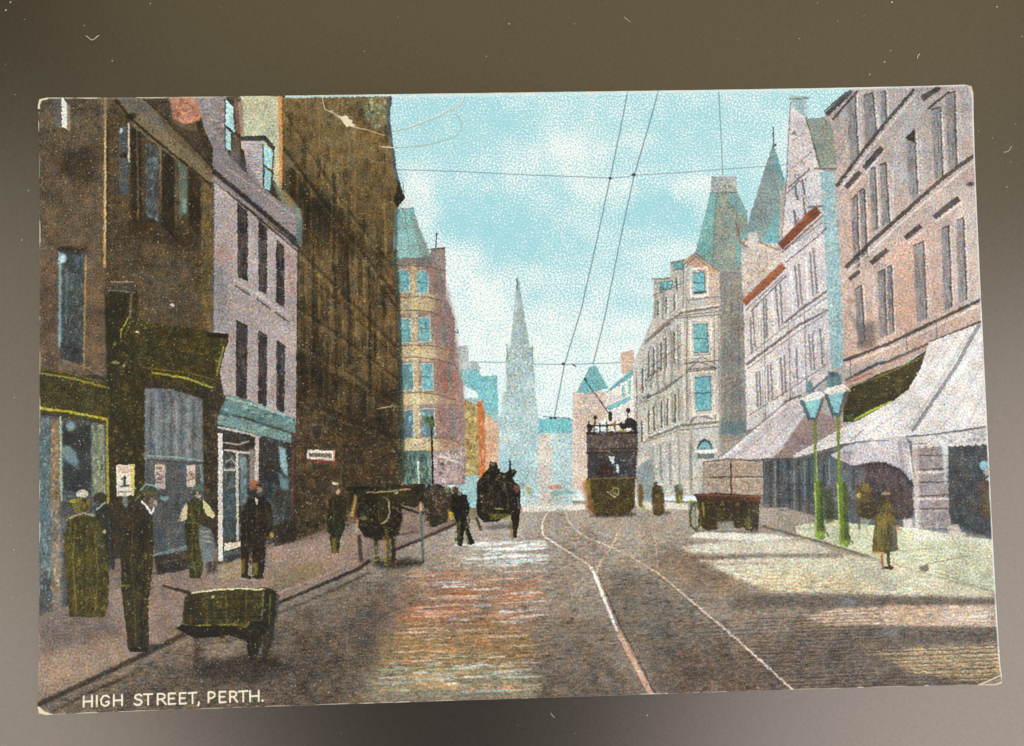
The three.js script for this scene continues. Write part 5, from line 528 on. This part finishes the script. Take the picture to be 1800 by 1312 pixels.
// ---------------------------------------------------------------- postcard: printed face on a thin card, gently bowed, corners rubbed round
const CW = 0.140, CH = 0.08966, CT = 0.00042, NX = 112, NY = 72;
const card = new THREE.Group(); card.name = 'postcard'; scene.add(card);
card.userData = { label: 'old tinted street-view postcard with a white caption, lying on the dark table', category: 'postcard' };
{
  const nickSeed = rng(77), nick = Array.from({ length: 2 * (NX + NY) + 4 }, () => (nickSeed() - 0.5) * 0.00003);
  const lift = (u, v) => 0.00006 + 0.0006 * Math.pow(Math.abs(u), 6) * Math.pow(Math.abs(v), 6) + 0.00018 * Math.max(0, u) ** 3 + 0.00012 * (v < 0 ? v * v : 0);   // corners and edges stand off the table a little
  const fold = (x, z) => { const d = (CW / 2 - x) * 0.45 + (CH / 2 - z) - 0.0022; return d < 0 ? -d * 0.22 : 0; };                                              // dog-eared lower right corner
  const ring = (inset) => (i, j) => {
    let u = (i / NX) * 2 - 1, v = (j / NY) * 2 - 1, x = u * CW / 2, z = v * CH / 2;
    const R = 0.0009, ax = CW / 2 - R, az = CH / 2 - R;
    if (Math.abs(x) > ax && Math.abs(z) > az) { const dx = Math.abs(x) - ax, dz = Math.abs(z) - az, m = Math.max(dx, dz), l = Math.hypot(dx, dz); if (l > 0) { x = Math.sign(x) * (ax + dx * m / l); z = Math.sign(z) * (az + dz * m / l); } }
    if (i === 0 || i === NX) x += nick[j] - Math.sign(x) * inset;
    if (j === 0 || j === NY) z += nick[NY + 2 + i] - Math.sign(z) * inset;
    return [x, lift(u, v) + fold(x, z), z];
  };
  const at = ring(0), pos = [], uv = [], idx = [];
  for (let j = 0; j <= NY; j++) for (let i = 0; i <= NX; i++) { const [x, y, z] = at(i, j); pos.push(x, y + CT, z); uv.push(x / CW + 0.5, 0.5 - z / CH); }
  for (let j = 0; j < NY; j++) for (let i = 0; i < NX; i++) { const a = j * (NX + 1) + i, b = a + 1, c = a + NX + 1, d = c + 1; idx.push(a, c, b, b, c, d); }
  const face = new THREE.BufferGeometry(); face.setAttribute('position', new THREE.Float32BufferAttribute(pos, 3)); face.setAttribute('uv', new THREE.Float32BufferAttribute(uv, 2)); face.setIndex(idx); face.computeVertexNormals();
  // card body: back and rounded edge, set a hair below the printed face
  const rim = []; for (let i = 0; i < NX; i++) rim.push([i, 0]); for (let j = 0; j < NY; j++) rim.push([NX, j]); for (let i = NX; i > 0; i--) rim.push([i, NY]); for (let j = NY; j > 0; j--) rim.push([0, j]);
  const bp = [], bi = [], rows = [[1, 0], [0.85, 0.00004], [0.15, 0.00004], [0, -0.00003]], M = rim.length;
  for (const [h, o] of rows) for (const [i, j] of rim) { const [x, y, z] = at(i, j); bp.push(x + (i === 0 ? -o : i === NX ? o : 0), y + h * (CT - 0.00001), z + (j === 0 ? -o : j === NY ? o : 0)); }
  for (let k = 0; k < rows.length - 1; k++) for (let m = 0; m < M; m++) { const a = k * M + m, b = k * M + (m + 1) % M; bi.push(a, b, a + M, b, b + M, a + M); }
  const base = bp.length / 3; for (let j = 0; j <= NY; j++) for (let i = 0; i <= NX; i++) { const [x, y, z] = at(i, j); bp.push(x, y, z); }
  for (let j = 0; j < NY; j++) for (let i = 0; i < NX; i++) { const a = base + j * (NX + 1) + i, b = a + 1, c = a + NX + 1, d = c + 1; bi.push(a, b, c, b, d, c); }
  const body = new THREE.BufferGeometry(); body.setAttribute('position', new THREE.Float32BufferAttribute(bp, 3)); body.setIndex(bi); body.computeVertexNormals();
  part('card_stock', body, new THREE.MeshStandardMaterial({ color: new THREE.Color().setRGB(0.66, 0.62, 0.53), roughness: 0.85 }), card).userData = { label: 'pale worn edge and back of the card' };
  const bumpTex = (() => { const w = 1024, h = 656, a = grainField(w, h, 51, 1, 3), b = cloudField(w, h, 52, 40), d = new Uint8Array(w * h * 4); for (let i = 0; i < w * h; i++) { const v = Math.max(0, Math.min(255, 128 + a[i] * 22 + (b[i] - 0.5) * 60)); d[i * 4] = d[i * 4 + 1] = d[i * 4 + 2] = v; d[i * 4 + 3] = 255; } const t = new THREE.DataTexture(d, w, h); t.magFilter = THREE.LinearFilter; t.needsUpdate = true; return t; })();
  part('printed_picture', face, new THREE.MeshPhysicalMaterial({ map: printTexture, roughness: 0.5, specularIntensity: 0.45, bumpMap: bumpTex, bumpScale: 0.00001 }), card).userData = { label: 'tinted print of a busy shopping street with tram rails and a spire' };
}

// ---------------------------------------------------------------- lint and dust on the table
const fibreMaterial = new THREE.MeshStandardMaterial({ color: new THREE.Color().setRGB(0.62, 0.58, 0.5), roughness: 0.9 });
const mm = (x, z, y = 0.06) => new THREE.Vector3(x / 1000, y / 1000, z / 1000);
function fibre(points, radius, label) {
  const curve = new THREE.CatmullRomCurve3(points.map((p) => mm(...p))), n = 28, geo = new THREE.TubeGeometry(curve, n, radius / 1000, 6, false);
  const name = 'lint_fibre' + (fibre.count ? '_' + String(fibre.count).padStart(3, '0') : ''); fibre.count = (fibre.count || 0) + 1;
  part(name, geo, fibreMaterial, scene).userData = { label, category: 'lint fibre', group: 'lint fibres on the table' };
}
fibre([[-63.44, -54.57, 0.060], [-63.02, -54.22, 0.060], [-62.60, -53.91, 0.060], [-62.10, -54.12, 0.060], [-61.76, -54.46, 0.060], [-61.47, -54.54, 0.060]], 0.055, 'curled hook-shaped pale lint fibre above the upper left corner of the postcard');
fibre([[75.01, -34.72, 0.055], [75.45, -34.80, 0.055], [75.91, -35.14, 0.055], [76.20, -35.67, 0.055]], 0.05, 'short curved pale lint fibre right of the postcard');
fibre([[62.21, -49.48, 0.075], [62.41, -49.92, 0.075], [62.64, -50.18, 0.075]], 0.07, 'short straight pale lint fibre above the upper right corner of the postcard');
fibre([[17.39, -56.49, 0.040], [17.81, -56.13, 0.040], [18.32, -55.68, 0.040]], 0.035, 'faint straight lint fibre above the middle of the postcard');
fibre([[3.54, 47.23, 0.040], [3.78, 47.56, 0.040], [4.10, 47.90, 0.040]], 0.035, 'fine lint fibre below the middle of the postcard');
const specks = [[-75.27, -58.61, 1.6], [-74.60, -59.82, 1.3], [-53.91, -59.41, 1.2], [-59.58, -50.71, 1.5], [-72.50, -57.19, 1.1], [-63.69, -56.13, 1.1], [-75.32, -50.40, 1], [-73.89, -45.81, 1], [-0.11, -55.64, 1.4], [58.73, -58.32, 2], [75.08, -57.42, 1.3], [54.31, -56.24, 1], [57.17, -49.01, 1.4], [54.80, -47.10, 1.3], [58.22, -50.77, 1], [78.76, -52.74, 1.2], [50.23, -55.48, 1.1], [9.82, -55.52, 1], [-3.67, -50.68, 0.9], [75.18, -29.36, 1.5], [73.35, -36.95, 0.9], [-73.86, -0.72, 1.3], [-73.89, 21.41, 1.2], [-74.20, 28.35, 1.3], [-74.39, 17.87, 1.1], [-1.33, 48.87, 1], [17.72, 48.02, 1], [71.46, 18.49, 1], [72.36, 5.75, 0.9], [77.00, -39.10, 0.9], [71.21, -38.12, 0.8], [44.15, -52.81, 0.9], [34.70, -52.92, 0.9], [47.18, -58.36, 0.9], [-43.42, -58.77, 0.8], [-22.06, -51.70, 0.8], [-16.85, -56.89, 0.8], [6.96, 50.28, 0.9], [-71.87, -31.32, 1], [-72.85, -23.95, 1], [75.99, -33.21, 0.9], [-26.95, 49.17, 0.8]];
{ // loose dust: uneven flakes a tenth of a millimetre across
  const geos = [], r = rng(909);
  const flake = (x, z, size) => { const gq = new THREE.IcosahedronGeometry(size * 0.058 / 1000, 0); gq.scale(1 + r() * 0.8, 0.35, 0.7 + r() * 0.5).rotateY(r() * 6.28).translate(x / 1000, size * 0.02 / 1000, z / 1000); geos.push(gq); };
  for (const [x, z, s] of specks) flake(x, z, s);
  for (let i = 0; i < 240; i++) { const x = (r() - 0.5) * 190, z = (r() - 0.5) * 150; if (Math.abs(x) > 71 || Math.abs(z) > 46) flake(x, z, 0.28 + r() * r() * 0.4); }
  const dust = part('dust', mergeGeometries(geos), new THREE.MeshStandardMaterial({ color: new THREE.Color().setRGB(0.7, 0.67, 0.6), roughness: 0.95 }), scene);
  dust.userData = { kind: 'stuff', label: 'pale dust specks scattered over the dark table', category: 'dust' };
}
// ---------------------------------------------------------------- added lamps, unseen, there for the table's reflections
const lampMetal = new THREE.MeshStandardMaterial({ color: new THREE.Color().setRGB(0.03, 0.03, 0.032), roughness: 0.5, metalness: 0.2 });
ADDED_LAMPS.forEach(([label, [x, y, z], w, h, rgb, radiance], k) => {
  const lamp = new THREE.Group(); lamp.name = 'added_softbox' + (k ? '_' + String(k).padStart(3, '0') : ''); lamp.position.set(x, 0, z); scene.add(lamp);
  lamp.userData = { label, category: 'lamp', group: 'added softbox lamps round the table' };
  const out = new THREE.Vector3(x, 0, z).normalize();
  part('base', new THREE.CylinderGeometry(0.09, 0.1, 0.016, 40).translate(out.x * 0.16, 0.0081, out.z * 0.16), lampMetal, lamp);
  const top = new THREE.Vector3(out.x * 0.16, y, out.z * 0.16), pole = new THREE.CylinderGeometry(0.009, 0.011, y - 0.016, 20).translate(top.x, 0.016 + (y - 0.016) / 2, top.z);
  part('pole', pole, lampMetal, lamp);
  const head = new THREE.Object3D(); head.position.set(0, y, 0); lamp.add(head); head.name = 'head';
  head.lookAt(lamp.position.x * 0, 0, 0); head.updateMatrix();
  const dirTo = new THREE.Vector3(-x, -y, -z).normalize(), q = new THREE.Quaternion().setFromRotationMatrix(new THREE.Matrix4().lookAt(dirTo, new THREE.Vector3(), new THREE.Vector3(0, 1, 0)));
  lamp.remove(head);
  const place = (geo) => geo.applyQuaternion(q).translate(0, y, 0);
  // shallow pyramid housing, open towards the card
  const s = new THREE.CylinderGeometry(Math.SQRT1_2, 0.16, 0.12, 4, 1, true).rotateY(Math.PI / 4).rotateX(Math.PI / 2).scale(w, h, 1).translate(0, 0, -0.062);
  const back = new THREE.BoxGeometry(w * 0.23, h * 0.23, 0.02).translate(0, 0, -0.133);
  part('housing', place(mergeGeometries([s.toNonIndexed(), back.toNonIndexed()])), new THREE.MeshStandardMaterial({ color: lampMetal.color, roughness: 0.6, side: THREE.DoubleSide }), lamp);
  part('arm', (() => { const a = new THREE.Vector3(0, 0, -0.14).applyQuaternion(q).add(new THREE.Vector3(0, y, 0)); return new THREE.TubeGeometry(new THREE.LineCurve3(a, top), 1, 0.008, 12); })(), lampMetal, lamp);
  const glow = new THREE.Color().setRGB(...rgb);
  part('diffuser', place(new THREE.BoxGeometry(w * 0.98, h * 0.98, 0.004).translate(0, 0, -0.004)), new THREE.MeshStandardMaterial({ color: new THREE.Color().setRGB(0.8, 0.8, 0.8), roughness: 0.9, emissive: glow, emissiveIntensity: 0.15 }), lamp);
  const light = new THREE.RectAreaLight(glow, radiance, w, h); light.name = 'added_softbox_light';
  light.position.copy(new THREE.Vector3(0, 0, 0.003).applyQuaternion(q)).add(new THREE.Vector3(0, y, 0)); light.quaternion.setFromRotationMatrix(new THREE.Matrix4().lookAt(new THREE.Vector3(), dirTo, new THREE.Vector3(0, 1, 0)));
  lamp.add(light);
});

renderer.render(scene, camera);
